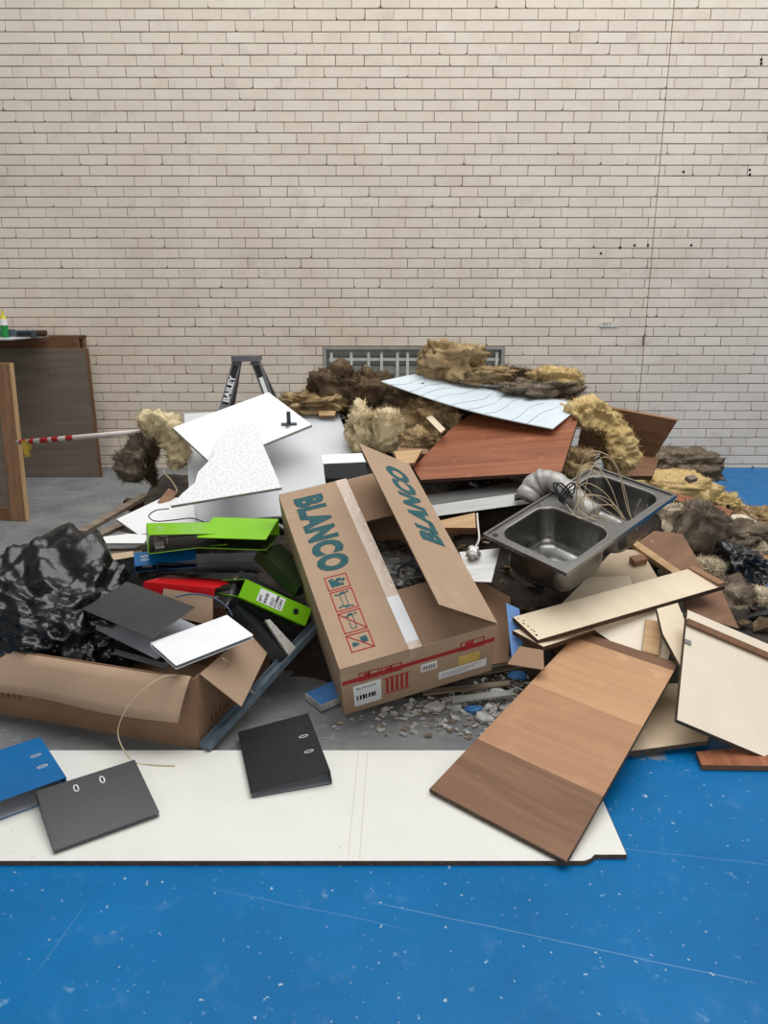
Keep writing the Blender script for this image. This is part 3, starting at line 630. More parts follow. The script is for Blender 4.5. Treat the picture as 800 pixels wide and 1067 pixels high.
def lbx(x, y, z): return LM @ Vector((x, y, z))

# ------------------------------------------------------------------ ring binders
def binder(name, label, s0, s1, f0, m, m_in, T=.07, gap=.03, slots=True, spine_label=None, hole=False, cat='binder', group=None, mech=True, nsign=1):
    """s0-s1: spine edge of the upper cover, f0: free corner of it beside s0"""
    L = (s1-s0).length; ys = (s1-s0).normalized(); xv = f0-s0; xv = xv-ys*xv.dot(ys); W = xv.length
    n = xv.cross(ys)
    if n.z*nsign < 0: n = -n
    M = frame(s0, xv, n); sg = 1 if (M.inverted() @ s1).y > 0 else -1
    def Y(v): return sg*v
    root = thing(name, label, cat, M, group); t = .003
    def bx(nm, x0, x1, y0, y1, z0, z1, mm, par=root, MM=M): V, F = box_geo(x0, x1, min(Y(y0), Y(y1)), max(Y(y0), Y(y1)), z0, z1); return mk(nm, V, F, mm, par, MM)
    V, F, fm = slab_geo([(0, 0), (W-.004, 0), (W, Y(.004)), (W, Y(L-.004)), (W-.004, Y(L)), (0, Y(L))], t, .0006)
    cov = mk('front_cover', V, F, [m, m, m_in], root, M, fm=fm)
    sp = bx('spine', -t, 0, 0, L, -T, 0, m)
    # back cover is hinged at the foot of the spine
    a = math.atan2(T-gap, W); BM = M @ Matrix.Translation((0, 0, -T)) @ Matrix.Rotation(-a, 4, 'Y')
    V, F, fm = slab_geo([(0, 0), (W, 0), (W, Y(L)), (0, Y(L))], t, .0006); mk('back_cover', V, F, [m_in, m, m], root, BM, fm=fm)
    if slots:
        for k in (.36, .62):
            r_ = MB(); cx, cy = W*.16, L*k
            for i in range(12):
                t0, t1 = 6.283*i/12, 6.283*(i+1)/12
                r_.bar((cx+.016*math.cos(t0), Y(cy+.0065*math.sin(t0)), .0008), (cx+.016*math.cos(t1), Y(cy+.0065*math.sin(t1)), .0008), .0035, .0016)
            r_.build('slot_ring', G['nickel'], cov, M)
    if mech:
        mm_ = MB(); mm_.box(.03, .07, min(Y(L*.3), Y(L*.7)), max(Y(L*.3), Y(L*.7)), .001, .006, M=M.inverted() @ BM)
        for k in (.4, .6): mm_.tube([(M.inverted() @ BM) @ Vector(p) for p in spline([(.035, Y(L*k), .004), (.035, Y(L*k), T*.55), (.06, Y(L*k), T*.72), (.085, Y(L*k), T*.5), (.085, Y(L*k), .012)], 4)], .0022, 6)
        mm_.build('lever_arch', G['nickel'], root, M)
    if hole: V, F = tube_geo([(-t-.0012, Y(L*.80), -T/2), (-t+.0005, Y(L*.80), -T/2)], .013, 16); mk('finger_hole', V, F, G['ink'], sp, M)
    return root, M, sg, L, W, sp
Z = lambda x, y, z: atz(x, y, z)
binder('ring_binder', 'dark grey binder lying on white floor panel overlapping the blue binder', Z(37.5, 825, .075), Z(140.6, 792, .078), Z(48, 889.5, .032), G['blk_binder'], G['bind_in'], T=.056, gap=.012, mech=False)
binder('ring_binder', 'black binder lying alone on white floor panel in front of the carton', Z(343, 803, .07), Z(320, 743, .072), Z(260, 822, .036), G['blk2'], G['bind_in'], T=.05, gap=.016, mech=False)
binder('ring_binder', 'bright blue binder on white floor panel beside the dark grey one', Z(68, 810, .085), Z(41, 768, .085), Z(-20, 852, .085), G['blue_b'], G['bind_in'], T=.064, gap=.06, mech=False)
binder('ring_binder', 'dark grey binder on top of the stack in the worn carton', Z(86, 635, .41), Z(133, 606, .46), Z(152, 669, .39), G['blk_binder'], G['bind_in'], T=.078, gap=.095, slots=False, mech=False)
binder('ring_binder', 'black binder lower in the worn carton, below the dark grey one', Z(80, 664, .27), Z(126, 637, .295), Z(158, 698, .265), G['blk2'], G['bind_in'], T=.03, gap=.03, slots=False, mech=False)
s0 = Z(157, 670, .375); s1 = Z(237, 641, .385); f0 = Z(172, 698, .345)
wb = binder('ring_binder', 'white binder lying on the folded corner of the worn carton', s0, s1, f0, G['paper'], G['bind_in'], T=.014, gap=.014, slots=False, mech=False)
binder('ring_binder', 'bright red binder lying behind the white binder', at(150, 606, 3.06), at(224, 613, 3.02), at(176, 599, 3.32), G['red'], G['bind_in'], T=.045, gap=.04, slots=False)
binder('ring_binder', 'blue binder with metal slots squeezed under lime green binder', at(140, 576, 3.30), at(141, 590, 3.20), at(205, 583, 3.28), G['blue_b'], G['navy'], T=.03, gap=.04, slots=True)
binder('ring_binder', 'navy binder lying open under lime green binders', at(165, 588, 3.20), at(165, 578, 3.40), at(280, 592, 3.20), G['navy'], G['blk2'], T=.035, gap=.05, slots=False)
binder('ring_binder', 'lime green binder with glossy spine on the left of the heap', at(154, 545, 3.32), at(156, 557, 3.16), at(232, 547, 3.36), G['lime'], G['lime_in'], T=.07, gap=.07, slots=False) if False else None
binder('ring_binder', 'lime green binder lying flat, its glossy end toward the black bag', at(155, 557, 3.18), at(153, 545, 3.42), at(240, 560, 3.20), G['lime'], G['lime_in'], T=.085, gap=.05, slots=True)
binder('ring_binder', 'lime green binder lying flat against the printed carton', at(290, 541, 3.44), at(222, 539, 3.47), at(274, 562, 3.20), G['lime'], G['lime_in'], T=.08, gap=.05, slots=False)
# labelled green binder, spine turned to the viewer
gs = [Vector((-.56, 2.92, .484)), Vector((-.593, 2.896, .421)), Vector((-.339, 2.992, .251)), Vector((-.306, 3.016, .314))]
spn = (gs[3]-gs[0]).cross(gs[1]-gs[0]).normalized(); spn = spn if spn.dot(CAM-gs[0]) > 0 else -spn
g_root, gM, gsg, gL, gW, g_sp = binder('ring_binder', 'green binder with handwritten white label on its spine', gs[0], gs[3], gs[0]+Vector((-.6, .93, -.36)).normalized()*.285, G['lime'], G['lime_in'], T=(gs[1]-gs[0]).length, gap=.06, slots=False, hole=True)
GX = gM.to_3x3() @ Vector((-1, 0, 0)); SPM = frame(gM @ Vector((-.0045, 0, 0)), gs[3]-gs[0], GX)      # x along spine, z to viewer
dn = 1 if (SPM.inverted() @ (gM @ Vector((0, 0, -.07)))).y > 0 else -1
lab = slab('spine_label', [SPM @ Vector((x, dn*y, 0)) for x, y in ((.075, .008), (.195, .008), (.195, .062), (.075, .062))], .0008, G['paper'], g_sp, ch=.0001)
for (tx, x0) in (('EFT', .096), ('BANK', .118), ('OLD', .147), ('COMM', .166), ('COPY', .186)):
    T = Matrix(((0, dn, 0, x0), (-dn, 0, 0, dn*.058), (0, 0, 1, .0006), (0, 0, 0, 1)))
    text_mesh('handwriting', tx, .019, SPM @ T, G['ink'], lab, ext=.0003, bold=.0004, sx=.85)
binder('ring_binder', 'black binder below the green labelled one with pale page edges', at(243, 622, 2.93), at(305, 655, 2.97), at(262, 600, 3.15), G['blk2'], G['bind_in'], T=.07, gap=.05, slots=False)
binder('ring_binder', 'black binder leaning between white binder and slate rail', at(246, 632, 2.86), at(300, 688, 2.82), at(262, 618, 3.08), G['blk2'], G['bind_in'], T=.05, gap=.04, slots=False)
binder('ring_binder', 'dark green binder deep in the gap beside the printed carton', at(270, 572, 3.25), at(312, 612, 3.12), at(285, 560, 3.4), G['lime_in'], G['lime_in'], T=.06, gap=.05, slots=False)
slab('page_edge', [at(276, 646, 2.90), at(281, 645, 2.91), at(310, 674, 2.86), at(303, 685, 2.83)], .02, G['paper_edge'])
o = bpy.data.objects['page_edge']; o.name = 'paper_pad'; tag(o, 'pad of greyish pages beside the black binders', 'paper')
board('small_sticker', 'small white label stuck on the dark grey binder stack', 'label', [Z(184, 632, .425), Z(191, 630, .43), Z(200, 635, .425), Z(193, 637, .42)], .001, G['paper'])
binder('ring_binder', 'black binder with white spine lying on the pale board behind carton', at(333, 480, 3.92), at(380, 475, 3.92), at(336, 473, 4.15), G['paper'], G['blk2'], T=.10, gap=.10, slots=False) if False else None
bb = thing('box_file', 'black box file with white lid behind the printed carton', 'file box', Matrix.Translation(at(358, 498, 3.85)))
P = plane_px([(336, 483, 3.80), (334, 474, 3.95), (377, 472, 3.97)], [(381, 481)]); slab('lid', P, .008, G['paper'], bb)
P = plane_px([(337, 483, 3.802), (381, 481, 3.82), (384, 498, 3.77)], [(339, 499)]); slab('front', P, .11, G['blk2'], bb)

# ------------------------------------------------------------------ black bag
def lumpy(name, label, cat, c, size, m, seed, amp=.25, freq=3.0, box=.75, sub=4, rot=(0, 0, 0), fold=0.0, fuzz=0, fine=.03, group=None, bend=0.0, taper=0.0, peaks=(), crease=0.0, wool_relief=0.0):
    bm = bmesh.new(); bmesh.ops.create_icosphere(bm, subdivisions=sub, radius=1)
    sd = Vector((seed*7.3, seed*3.1, seed*1.7)); S = Vector(size); mn = min(size)
    for v in bm.verts:
        d = v.co.normalized(); q = Vector([math.copysign(abs(k)**box, k) for k in d]); q *= .92/max(.6, q.length)**.35
        big = noise.fractal(d*freq*.5+sd, .8, 2.0, 3)
        rid = abs(noise.noise(d*freq*1.6+sd))+.5*abs(noise.noise(d*freq*3.3+sd))
        fi = noise.fractal(d*freq*4+sd, .6, 2.2, 4)
        k = 1+amp*big-fold*rid+fine*fi
        for (pd, pa, pw) in peaks:
            pdv = Vector(pd).normalized(); k += pa*math.exp(-((d-pdv).length/pw)**2)
        p = Vector((q.x*S.x, q.y*S.y, q.z*S.z))*k
        if taper: p.x *= 1-taper*(q.z); p.y *= 1-taper*q.z
        if bend: p.z -= bend*(p.x/S.x)**2*S.z
        if wool_relief: p += d*(wool_relief*(.6*noise.fractal(p*16+sd, .8, 2.1, 4)-.5*abs(noise.noise(p*11-sd))))
        if crease:
            ww = p+Vector((noise.noise(p*5+sd), noise.noise(p*5-sd), noise.noise(p*6+sd)))*.05
            for (f_, a_) in ((6.5, 1.0), (14.0, .5), (30.0, .22)): p = p+d*(crease*a_*(.35-1.9*abs(noise.noise(Vector((ww.x*f_, ww.y*f_, ww.z*f_*.6))+sd))))
        v.co = p
    me = bpy.data.meshes.new(name); bm.to_mesh(me); bm.free()
    if fuzz:
        r = random.Random(seed); nv = len(me.vertices); co = [v.co.copy() for v in me.vertices]; no = [v.normal.copy() for v in me.vertices]; fs = [list(p.vertices) for p in me.polygons]
        for _ in range(fuzz):
            i = r.randrange(nv); p = co[i]; n = no[i]; tv = Vector((r.gauss(0, 1), r.gauss(0, 1), r.gauss(0, 1))).normalized(); l_ = r.uniform(.012, .04); e = (n*.45+tv*1.0).normalized()*l_; sd_ = tv.cross(n).normalized()*r.uniform(.0008, .0022)
            b_ = len(co); co += [p-n*.006-sd_, p-n*.006+sd_, p+e*.6+sd_*.5, p+e]; fs += [[b_, b_+1, b_+2], [b_, b_+2, b_+3]]
        me.clear_geometry(); me.from_pydata(co, [], fs)
    me.polygons.foreach_set('use_smooth', [True]*len(me.polygons)); me.materials.append(m)
    o = bpy.data.objects.new(name, me); col.objects.link(o)
    R = Matrix.Rotation(rot[2], 4, 'Z') @ Matrix.Rotation(rot[1], 4, 'Y') @ Matrix.Rotation(rot[0], 4, 'X')
    place(o, Matrix.Translation(c) @ R); return tag(o, label, cat, group)
lumpy('rubbish_bag', 'crumpled glossy black rubbish bag sitting in the worn carton', 'bag', Vector((-1.38, 2.99, .27)), (.46, .36, .25), G['black_pl'], 3, amp=.10, freq=2.2, box=.8, sub=6, fold=.13, fine=.022, rot=(.1, .12, -.3), peaks=[((-.05, .35, 1), .70, .36), ((-.75, -.2, .75), .2, .4), ((.75, .0, .35), .22, .35)], crease=.042)

# ------------------------------------------------------------------ boards and tiles at the back left of the heap
P = [Vector((-1.224, 4.411, .859)), Vector((-.929, 4.089, .706)), Vector((-.422, 4.478, .865)), Vector((-.717, 4.8, 1.018))]
wt = board('white_tile_panel', 'white square panel with metal hook leaning below the ladder', 'panel', P, .018, [G['white'], G['paper_edge']])
hk = at(305, 444, 4.42); n = (P[1]-P[0]).cross(P[3]-P[0]).normalized(); n = n if n.z > 0 else -n
b_ = MB(); nP = (P[1]-P[0]).cross(P[3]-P[0]); rv = ray(301, 443); q = CAM+rv*((P[0]-CAM).dot(nP)/rv.dot(nP))+n*.006; b_.bar(q-Vector((.045, 0, 0)), q+Vector((.045, .01, 0)), .022, .008, n); b_.bar(q, q+Vector((0, -.01, .075)), .022, .012, (0, -1, 0)); b_.bar(q+Vector((-.01, -.03, 0)), q+Vector((.015, .03, 0)), .018, .008, n)
b_.build('hook', G['tool'], wt, Matrix.Identity(4))
P = plane_px([(178, 527, 3.66), (293.5, 508, 3.84), (265, 442, 4.36)], [(254, 441), (236, 444), (232, 455), (224, 462), (222, 475), (206, 492), (203, 503), (190, 514)])
board('ceiling_tile', 'broken triangular textured white ceiling tile on top of the panels', 'tile', P, .016, [G['tile'], G['paper_edge']])
PG = [(191.5, 431, 4.95), (199, 545, 3.92), (370, 472, 4.62)]
P = plane_px(PG, [(353, 432), (350, 427), (332, 428), (330, 423)])
P = [P[0], P[1]] + plane_px(PG, [(395, 530)])[3:] + P[2:]
gb = board('pale_grey_board', 'large pale grey board leaning behind the white ceiling tile', 'board', P, .016, [G['grey_white'], G['paper_edge']])
board('timber_chip', 'little timber strip caught at the notch of pale grey board', 'timber', plane_px([(331, 428, 4.97), (350, 428, 4.97), (349, 433, 4.94)], [(332, 433)]), .02, [G['wood_raw'], G['wood_mid']])
board('white_offcut', 'white board offcut jutting out left of lime green binder', 'board', plane_px([(121, 541, 3.95), (144, 557, 3.75), (205, 548, 3.80)], [(202, 520), (172, 517)]), .014, [G['white'], G['paper_edge']])
board('torn_white_board', 'thin torn white board resting above the black bag', 'board', plane_px([(100, 566, 3.60), (150, 566, 3.55), (156, 557, 3.65)], [(134, 556), (108, 559)]), .01, [G['white'], G['paper_edge']])
board('beige_lath', 'narrow beige slat behind the peak of the black bag', 'slat', plane_px([(104, 586, 3.42), (140, 580, 3.45), (139, 574, 3.52)], [(104, 579)]), .02, [G['cream2'], G['core']])
b_ = MB(); b_.bar(at(73, 562, 3.75), at(152, 516, 4.45), .045, .022, (0, -.3, 1)); tag(b_.build('grey_batten', G['wood_grey']), 'long weathered grey batten slanting over the floor left of the heap', 'batten')
b_ = MB(); b_.bar(at(84, 566, 3.74), at(136, 543, 4.1), .05, .02, (0, -.3, 1)); tag(b_.build('dark_batten', G['wood_grey']), 'dark batten lying just under the long grey batten', 'batten')
b_ = MB(); b_.bar(at(130, 525, 4.6), at(148, 528, 4.6), .07, .06, (0, 0, 1)); tag(b_.build('dark_block', G['wood_dark']), 'small dark block on the floor behind the grey batten', 'block')
b_ = MB(); b_.bar(at(169, 527, 4.12), at(180, 513, 4.2), .055, .04, (0, -1, .4)); tag(b_.build('wooden_block', G['wood_mid']), 'small brown wood block beside the point of the ceiling tile', 'block')
wire('dark_cable', 'thin dark cable looping over the white offcut', 'cable', [at(176, 530, 3.72), at(162, 532, 3.74), at(155, 538, 3.74), at(162, 543, 3.70), at(180, 542, 3.62), at(200, 540, 3.6), at(215, 545, 3.5)], .003, G['cable_dark'])
wire('white_string', 'pale string hanging from insulation at the end of striped pole', 'string', [at(170, 480, 4.35), at(171, 492, 4.33), at(178, 500, 4.3), at(184, 510, 4.25), at(183, 518, 4.2)], .003, G['straw'])
board('dark_gap_fill', 'black sheet added as shade in the gap left of the blue binder', 'board', plane_px([(106, 590, 3.45), (142, 582, 3.40), (144, 612, 3.30)], [(118, 616)]), .01, G['blk2'])  # black sheet stands in for the shade in this gap
board('grey_offcut', 'thin grey board offcut under the torn white board', 'board', plane_px([(92, 572, 3.66), (150, 571, 3.6), (146, 578, 3.5)], [(100, 580)]), .012, [G['wood_grey'], G['wood_dark']])
# striped pole
A, B = at(18, 461, 5.12), at(158, 449, 4.55)
pole = thing('striped_pole', 'white pole wrapped in red tape sticking out of insulation', 'pole', Matrix.Translation(A))
V, F = tube_geo([A, B], .016, 12); mk('shaft', V, F, G['pole_white'], pole, Matrix.Identity(4), smooth=True)
for (t0, t1) in ((.03, .08), (.11, .145), (.20, .26), (.29, .34), (.40, .45)):
    V, F = tube_geo([A.lerp(B, t0), A.lerp(B, t1)], .0175, 12); mk('tape_band', V, F, G['tape_red'], pole, Matrix.Identity(4))
b_ = MB(); q = A.lerp(B, .09); b_.bar(q+Vector((-.02, -.02, .01)), q+Vector((.0, -.03, -.10)), .035, .008, (0, -1, 0)); b_.bar(q+Vector((.03, -.02, .015)), q+Vector((.01, -.02, -.05)), .03, .008, (0, -1, 0)); b_.build('yellow_tag', G['tape_yel'], pole, Matrix.Identity(4))

# ------------------------------------------------------------------ back right boards
P = [at(397, 397, 4.80), at(576, 446.5, 4.22), at(609, 420, 4.62), at(440, 388, 5.18)]
def bent_sheet():
    M = frame(P[0], P[1]-P[0], (P[1]-P[0]).cross(P[3]-P[0]) if ((P[1]-P[0]).cross(P[3]-P[0])).z > 0 else -(P[1]-P[0]).cross(P[3]-P[0])); Mi = M.inverted(); n = 16; V = []; F = []
    for z in (0, -.006):
        for j in range(2):
            for i in range(n+1):
                u = i/n; p = (P[0]*(1-u)+P[1]*u)*(1-j)+(P[3]*(1-u)+P[2]*u)*j; q = Mi @ p; V.append((q.x, q.y, q.z+z-.028*math.sin(u*math.pi)))
    k = n+1
    for i in range(n):
        F += [[i, i+1, k+i+1, k+i], [2*k+i+1, 2*k+i, 3*k+i, 3*k+i+1], [i+1, i, 2*k+i, 2*k+i+1], [k+i, k+i+1, 3*k+i+1, 3*k+i]]
    F += [[0, k, 3*k, 2*k], [n, 2*k+n, 3*k+n, k+n]]
    o = mk('bent_white_sheet', V, F, G['foil'], None, M); tag(o, 'bowed bluish white sheet with dark crease lines on top of the heap', 'sheet')
    r = random.Random(2)
    for k in range(9):
        u0 = .05+.10*k+r.uniform(-.02, .02); pts = []
        for s_ in range(7):
            v = s_/6*r.uniform(.75, .95); u = min(.985, max(.01, u0+.05*v+.018*math.sin(v*7+k)+r.uniform(-.006, .006)))
            p = (P[0]*(1-u)+P[1]*u)*(1-v)+(P[3]*(1-u)+P[2]*u)*v; q = Mi @ p; pts.append((q.x, q.y, q.z-.028*math.sin(u*math.pi)+.0006))
        V, F = tube_geo(spline(pts, 3), .0016, 4); mk('crease_line', V, F, G['crack'], o, M)
bent_sheet()
P = [at(431, 489, 4.08), at(438, 500, 4.0), at(585, 491.5, 3.86)]
P = plane_px([(438, 500, 3.98), (585, 491.5, 3.84), (604, 432, 4.44)], [(500, 425), (470, 446), (430, 487)])
board('veneered_door', 'red-brown veneered door lying under the bowed white sheet', 'door', P, .02, [G['red_ply'], G['wood_dark']])
P = plane_px([(612, 421, 5.15), (706, 438, 4.95), (681, 478, 5.15)], [(600, 470)])
board('brown_chipboard', 'brown cabinet panel standing at the back right of the heap', 'panel', P, .022, [G['wood_mid'], G['wood_mid']])
P = plane_px([(636, 472, 5.0), (687, 477, 4.98), (680, 496, 4.75)], [(632, 496)])
board('brown_ledge_board', 'narrow brown board below the standing brown cabinet panel', 'board', P, .03, [G['wood_brown'], G['wood_dark']])
# pale metal channel in two leaves
ch = thing('metal_channel', 'long pale aluminium channel lying between red-brown door and sink', 'channel', Matrix.Translation(at(500, 520, 3.8)))
P1 = plane_px([(420, 519, 3.98), (558, 500, 3.95), (560, 511, 3.84)], [(425, 530)]); slab('upper_leaf', P1, .004, G['steel_dull'], ch)
P2 = plane_px([(425, 530, 3.86), (560, 511, 3.84), (556, 524, 3.80)], [(432, 541)]); slab('lower_leaf', P2, .004, G['alu'], ch)
board('black_bracket', 'small black bracket at the end of pale aluminium channel', 'bracket', plane_px([(536, 515, 3.80), (550, 513, 3.80), (550, 518, 3.78)], [(536, 520)]), .02, G['ladder_black'])
board('timber_block', 'pale raw timber block under the aluminium channel', 'block', plane_px([(455, 543, 3.72), (495, 534, 3.76), (496, 550, 3.66)], [(460, 550)]), .045, [G['wood_raw'], G['wood_mid']])
board('grey_card', 'pale grey-green metal plate hanging left of the sink', 'plate', plane_px([(478, 575, 3.42), (521, 571, 3.36), (512, 607, 3.2)], [(490, 606)]), .003, [G['alu'], G['steel_dull']])
lumpy('crumpled_foil', 'small crumpled silver foil beside the pale metal plate', 'foil', at(493, 576, 3.36), (.035, .03, .035), G['nickel'], 21, amp=.4, freq=4, sub=3, fold=.5)
wire('white_flex', 'short white flex hanging down behind the pale metal plate', 'cable', [at(497, 535, 3.62), at(498, 548, 3.55), at(499, 562, 3.42), at(494, 572, 3.38)], .005, G['pole_white'])
board('sloped_strip', 'thin pale timber strip poking out under the bowed sheet', 'strip', plane_px([(437, 428, 4.75), (443, 426, 4.75), (464, 447, 4.35)], [(459, 451)]), .012, [G['cream_plank'], G['wood_mid']])
board('timber_ledge', 'raw timber board showing behind the printed flap', 'board', plane_px([(410, 470, 4.2), (440, 468, 4.25), (432, 482, 4.05)], [(415, 484)]), .02, [G['wood_raw'], G['wood_mid']])
board('timber_batten_back', 'brown timber batten left of the red-brown door', 'batten', plane_px([(414, 466, 4.28), (446, 468, 4.3), (446, 473, 4.25)], [(414, 471)]), .02, [G['wood_mid'], G['wood_brown']])

# ------------------------------------------------------------------ insulation
INS = 'torn glass wool insulation'
def wool_chunk(label, px, py, Y, hx, hy, depth, m, seed, **k):
    c = at(px, py, Y); d = (c-CAM).dot(Vector((0, CP, -SP))); s = d/FPX
    k.setdefault('fuzz', 3200); k.setdefault('fold', .06); k.setdefault('amp', .42); k.setdefault('fine', .05); k.setdefault('sub', 5); k.setdefault('freq', 3.4)
    return lumpy('insulation_chunk', label, 'insulation', c, (hx*s*1.12, depth, hy*s*1.12), G[m], seed, group=INS, wool_relief=.035, **k)
wool_chunk('dark brown insulation clump below the corner of barred window', 352, 404, 5.25, 27, 23, .17, 'w_brown', 1)
wool_chunk('dark brown insulation clump against the bowed white sheet corner', 388, 411, 5.12, 26, 24, .18, 'w_brown', 2)
wool_chunk('cream torn insulation beside the notched pale grey board', 377, 449, 4.70, 16, 27, .12, 'w_cream', 3, fold=.3)
wool_chunk('flat cream insulation batt standing behind the printed flap', 405, 448, 4.62, 16, 22, .08, 'w_cream', 4, box=.5, amp=.2)
wool_chunk('brown insulation crumbs under the bowed white sheet', 432, 424, 4.95, 28, 22, .15, 'w_brown', 5)
wool_chunk('dull golden insulation lump under the bowed sheet', 452, 434, 4.75, 26, 20, .12, 'w_gold', 6)
wool_chunk('brown insulation tuft left of the red-brown door', 436, 461, 4.5, 20, 13, .12, 'w_gold', 7)
wool_chunk('rounded golden brown insulation lump topping the heap', 469, 376, 5.15, 33, 20, .22, 'w_gold', 8, fuzz=900)
wool_chunk('flattened golden insulation strip on the bowed sheet', 502, 391, 5.05, 32, 8, .14, 'w_gold', 10)
wool_chunk('small brown insulation tail right of the golden strip', 533, 391, 5.05, 16, 7, .1, 'w_brown', 11)
wool_chunk('yellow wedge of insulation at the sheet corner', 577, 396, 4.95, 28, 13, .16, 'w_yellow', 12, box=.6, amp=.25)
wool_chunk('grey insulation layer under the yellow wedge', 566, 405, 4.88, 42, 10, .16, 'w_grey', 13)
wool_chunk('yellow insulation showing under the arched batt', 597, 484, 4.25, 22, 18, .14, 'w_gold', 14)
wool_chunk('flat tan insulation behind the pale grey board', 330, 419, 5.15, 40, 9, .2, 'w_gold', 15)
wool_chunk('grey brown insulation mound against the wall by the blue floor', 712, 484, 6.0, 33, 17, .3, 'w_grey', 16)
wool_chunk('flat yellow insulation slab beside far sink corner', 702, 508, 5.35, 42, 15, .3, 'w_yellow', 17, box=.6, amp=.22)
wool_chunk('yellow insulation tuft lying on the blue floor edge', 752, 524, 5.5, 18, 10, .15, 'w_yellow', 18)
wool_chunk('golden insulation scrap on the blue floor near the wall', 792, 541, 5.2, 20, 11, .15, 'w_gold', 19)
wool_chunk('grey felted insulation sheet right of brown cabinet side', 727, 556, 4.45, 25, 34, .14, 'w_grey', 20, box=.5, amp=.2, rot=(0, .5, 0))
wool_chunk('pale grey insulation flap behind the sink corner', 693, 540, 4.6, 22, 18, .14, 'w_pale', 22)
wool_chunk('dark grey insulation band under thin cream board', 772, 556, 4.75, 30, 9, .18, 'w_grey', 23)
wool_chunk('grey brown insulation heap behind the cream door panel', 764, 632, 3.72, 30, 24, .16, 'w_grey', 24)
wool_chunk('pale insulation lump behind cream door panel at the edge', 797, 637, 3.65, 17, 24, .14, 'w_pale', 25)
wool_chunk('small pale yellow insulation lump on brown timber', 794, 578, 4.6, 13, 11, .1, 'w_pale', 26)
wool_chunk('pale insulation scraps by the torn edge of brown sheet', 740, 596, 4.0, 12, 14, .1, 'w_pale', 30)
def swept_batt(label, pix, m, ht, hd, seed, amp=.5):
    path = spline([at(*p) for p in pix], 22); V = []; F = []; n = 44; N = len(path); sd = Vector((seed, seed*2.3, 0))
    for i, p in enumerate(path):
        t = (path[min(i+1, N-1)]-path[max(i-1, 0)]).normalized(); y = Vector((0, 1, 0)); nn = t.cross(y).normalized(); e = min(1, .45+.55*min(i, N-1-i)/14)
        for k in range(n):
            a = 6.283*k/n; q = p+nn*(math.copysign(abs(math.cos(a))**.7, math.cos(a))*ht*e)+y*(math.copysign(abs(math.sin(a))**.6, math.sin(a))*hd*e)
            d = q-p; V.append(p+d*(1+amp*noise.fractal(q*6+sd, .7, 2.1, 4))+d.normalized()*(.03*noise.fractal(q*20+sd, .8, 2.1, 5)-.02*abs(noise.noise(q*13-sd))))
    for i in range(N-1):
        for k in range(n): F.append([i*n+k, i*n+(k+1) % n, (i+1)*n+(k+1) % n, (i+1)*n+k])
    F += [list(range(n)), [(N-1)*n+k for k in range(n)][::-1]]
    r = random.Random(seed+40); nv = len(V)
    for _ in range(3200):                                        # loose glass fibres
        i = r.randrange(nv); p = V[i]; nr = (p-path[i//n]).normalized(); tv = Vector((r.gauss(0, 1), r.gauss(0, 1), r.gauss(0, 1))).normalized()
        ev = (nr*.45+tv).normalized()*r.uniform(.012, .04); sv = tv.cross(nr).normalized()*r.uniform(.0008, .0022); b_ = len(V)
        V += [p-nr*.006-sv, p-nr*.006+sv, p+ev*.6+sv*.5, p+ev]; F += [[b_, b_+1, b_+2], [b_, b_+2, b_+3]]
    o = mk('insulation_chunk', [v-path[0] for v in V], F, G[m], None, Matrix.Translation(path[0]), smooth=True)
    tag(o, label, 'insulation', INS)
swept_batt('yellow insulation batt arched over a dark hollow beside red-brown door', [(592, 440, 4.55), (600, 433, 4.55), (614, 430, 4.55), (630, 437, 4.55), (641, 453, 4.52), (645, 472, 4.48), (638, 494, 4.42)], 'w_yellow', .078, .16, 0)
swept_batt('limp grey brown insulation hanging from the striped pole', [(136, 502, 4.5), (139, 484, 4.52), (145, 466, 4.54), (152, 453, 4.56)], 'w_grey', .085, .07, 3)
swept_batt('cream insulation curling over the end of striped pole', [(150, 449, 4.50), (163, 443, 4.50), (177, 448, 4.50), (185, 466, 4.48), (186, 488, 4.46)], 'w_cream', .075, .09, 5)
swept_batt('thin brown tail of insulation drooping below the striped pole', [(156, 455, 4.6), (158, 470, 4.6), (156, 490, 4.58), (160, 505, 4.56)], 'w_brown', .035, .05, 7)

# ------------------------------------------------------------------ right-hand scraps
lumpy('black_plastic_sheet', 'crumpled black plastic sheet on the right of the heap', 'plastic sheet', at(769, 592, 4.1), (.16, .2, .15), G['black_pl'], 14, amp=.3, freq=2.4, box=.6, sub=5, fold=.3, rot=(0, .4, 0))
board('thin_cream_board', 'thin cream board propped over dark grey insulation near the blue floor', 'board', plane_px([(752, 544, 4.9), (798, 549, 4.75), (776, 536, 5.15)], [(757, 536)]), .012, [G['cream'], G['wood_dark']])
board('brown_batten', 'brown batten lying on the blue floor right of the heap', 'batten', [atz(768, 578, .07), atz(806, 588, .07), atz(806, 580, .07), atz(770, 572, .07)], .05, [G['wood_mid'], G['wood_brown']])
board('dark_red_strip', 'dark red-brown strip under the flat yellow insulation slab', 'strip', plane_px([(694, 518, 4.75), (760, 538, 4.6), (764, 532, 4.75)], [(700, 512)]), .025, [G['red_ply'], G['wood_dark']])
wire('pink_wire', 'pinkish white bent wire lying on the dark red strip', 'wire', [at(716, 522, 4.6), at(728, 525, 4.58), at(732, 531, 4.56), at(740, 531, 4.55), at(742, 536, 4.54)], .009, G['pole_white'])
b_ = MB(); b_.bar(at(759, 533, 4.95), at(758, 526, 4.95), .016, .012, (0, -1, 0)); tag(b_.build('black_peg', G['ladder_black']), 'short black peg standing on the thin cream board', 'peg')
b_ = MB(); b_.bar(at(716, 500, 4.95), at(724, 498, 4.98), .045, .03, (0, -.5, 1)); tag(b_.build('timber_stub', G['wood_grey']), 'small timber stub on flat yellow insulation slab', 'block')
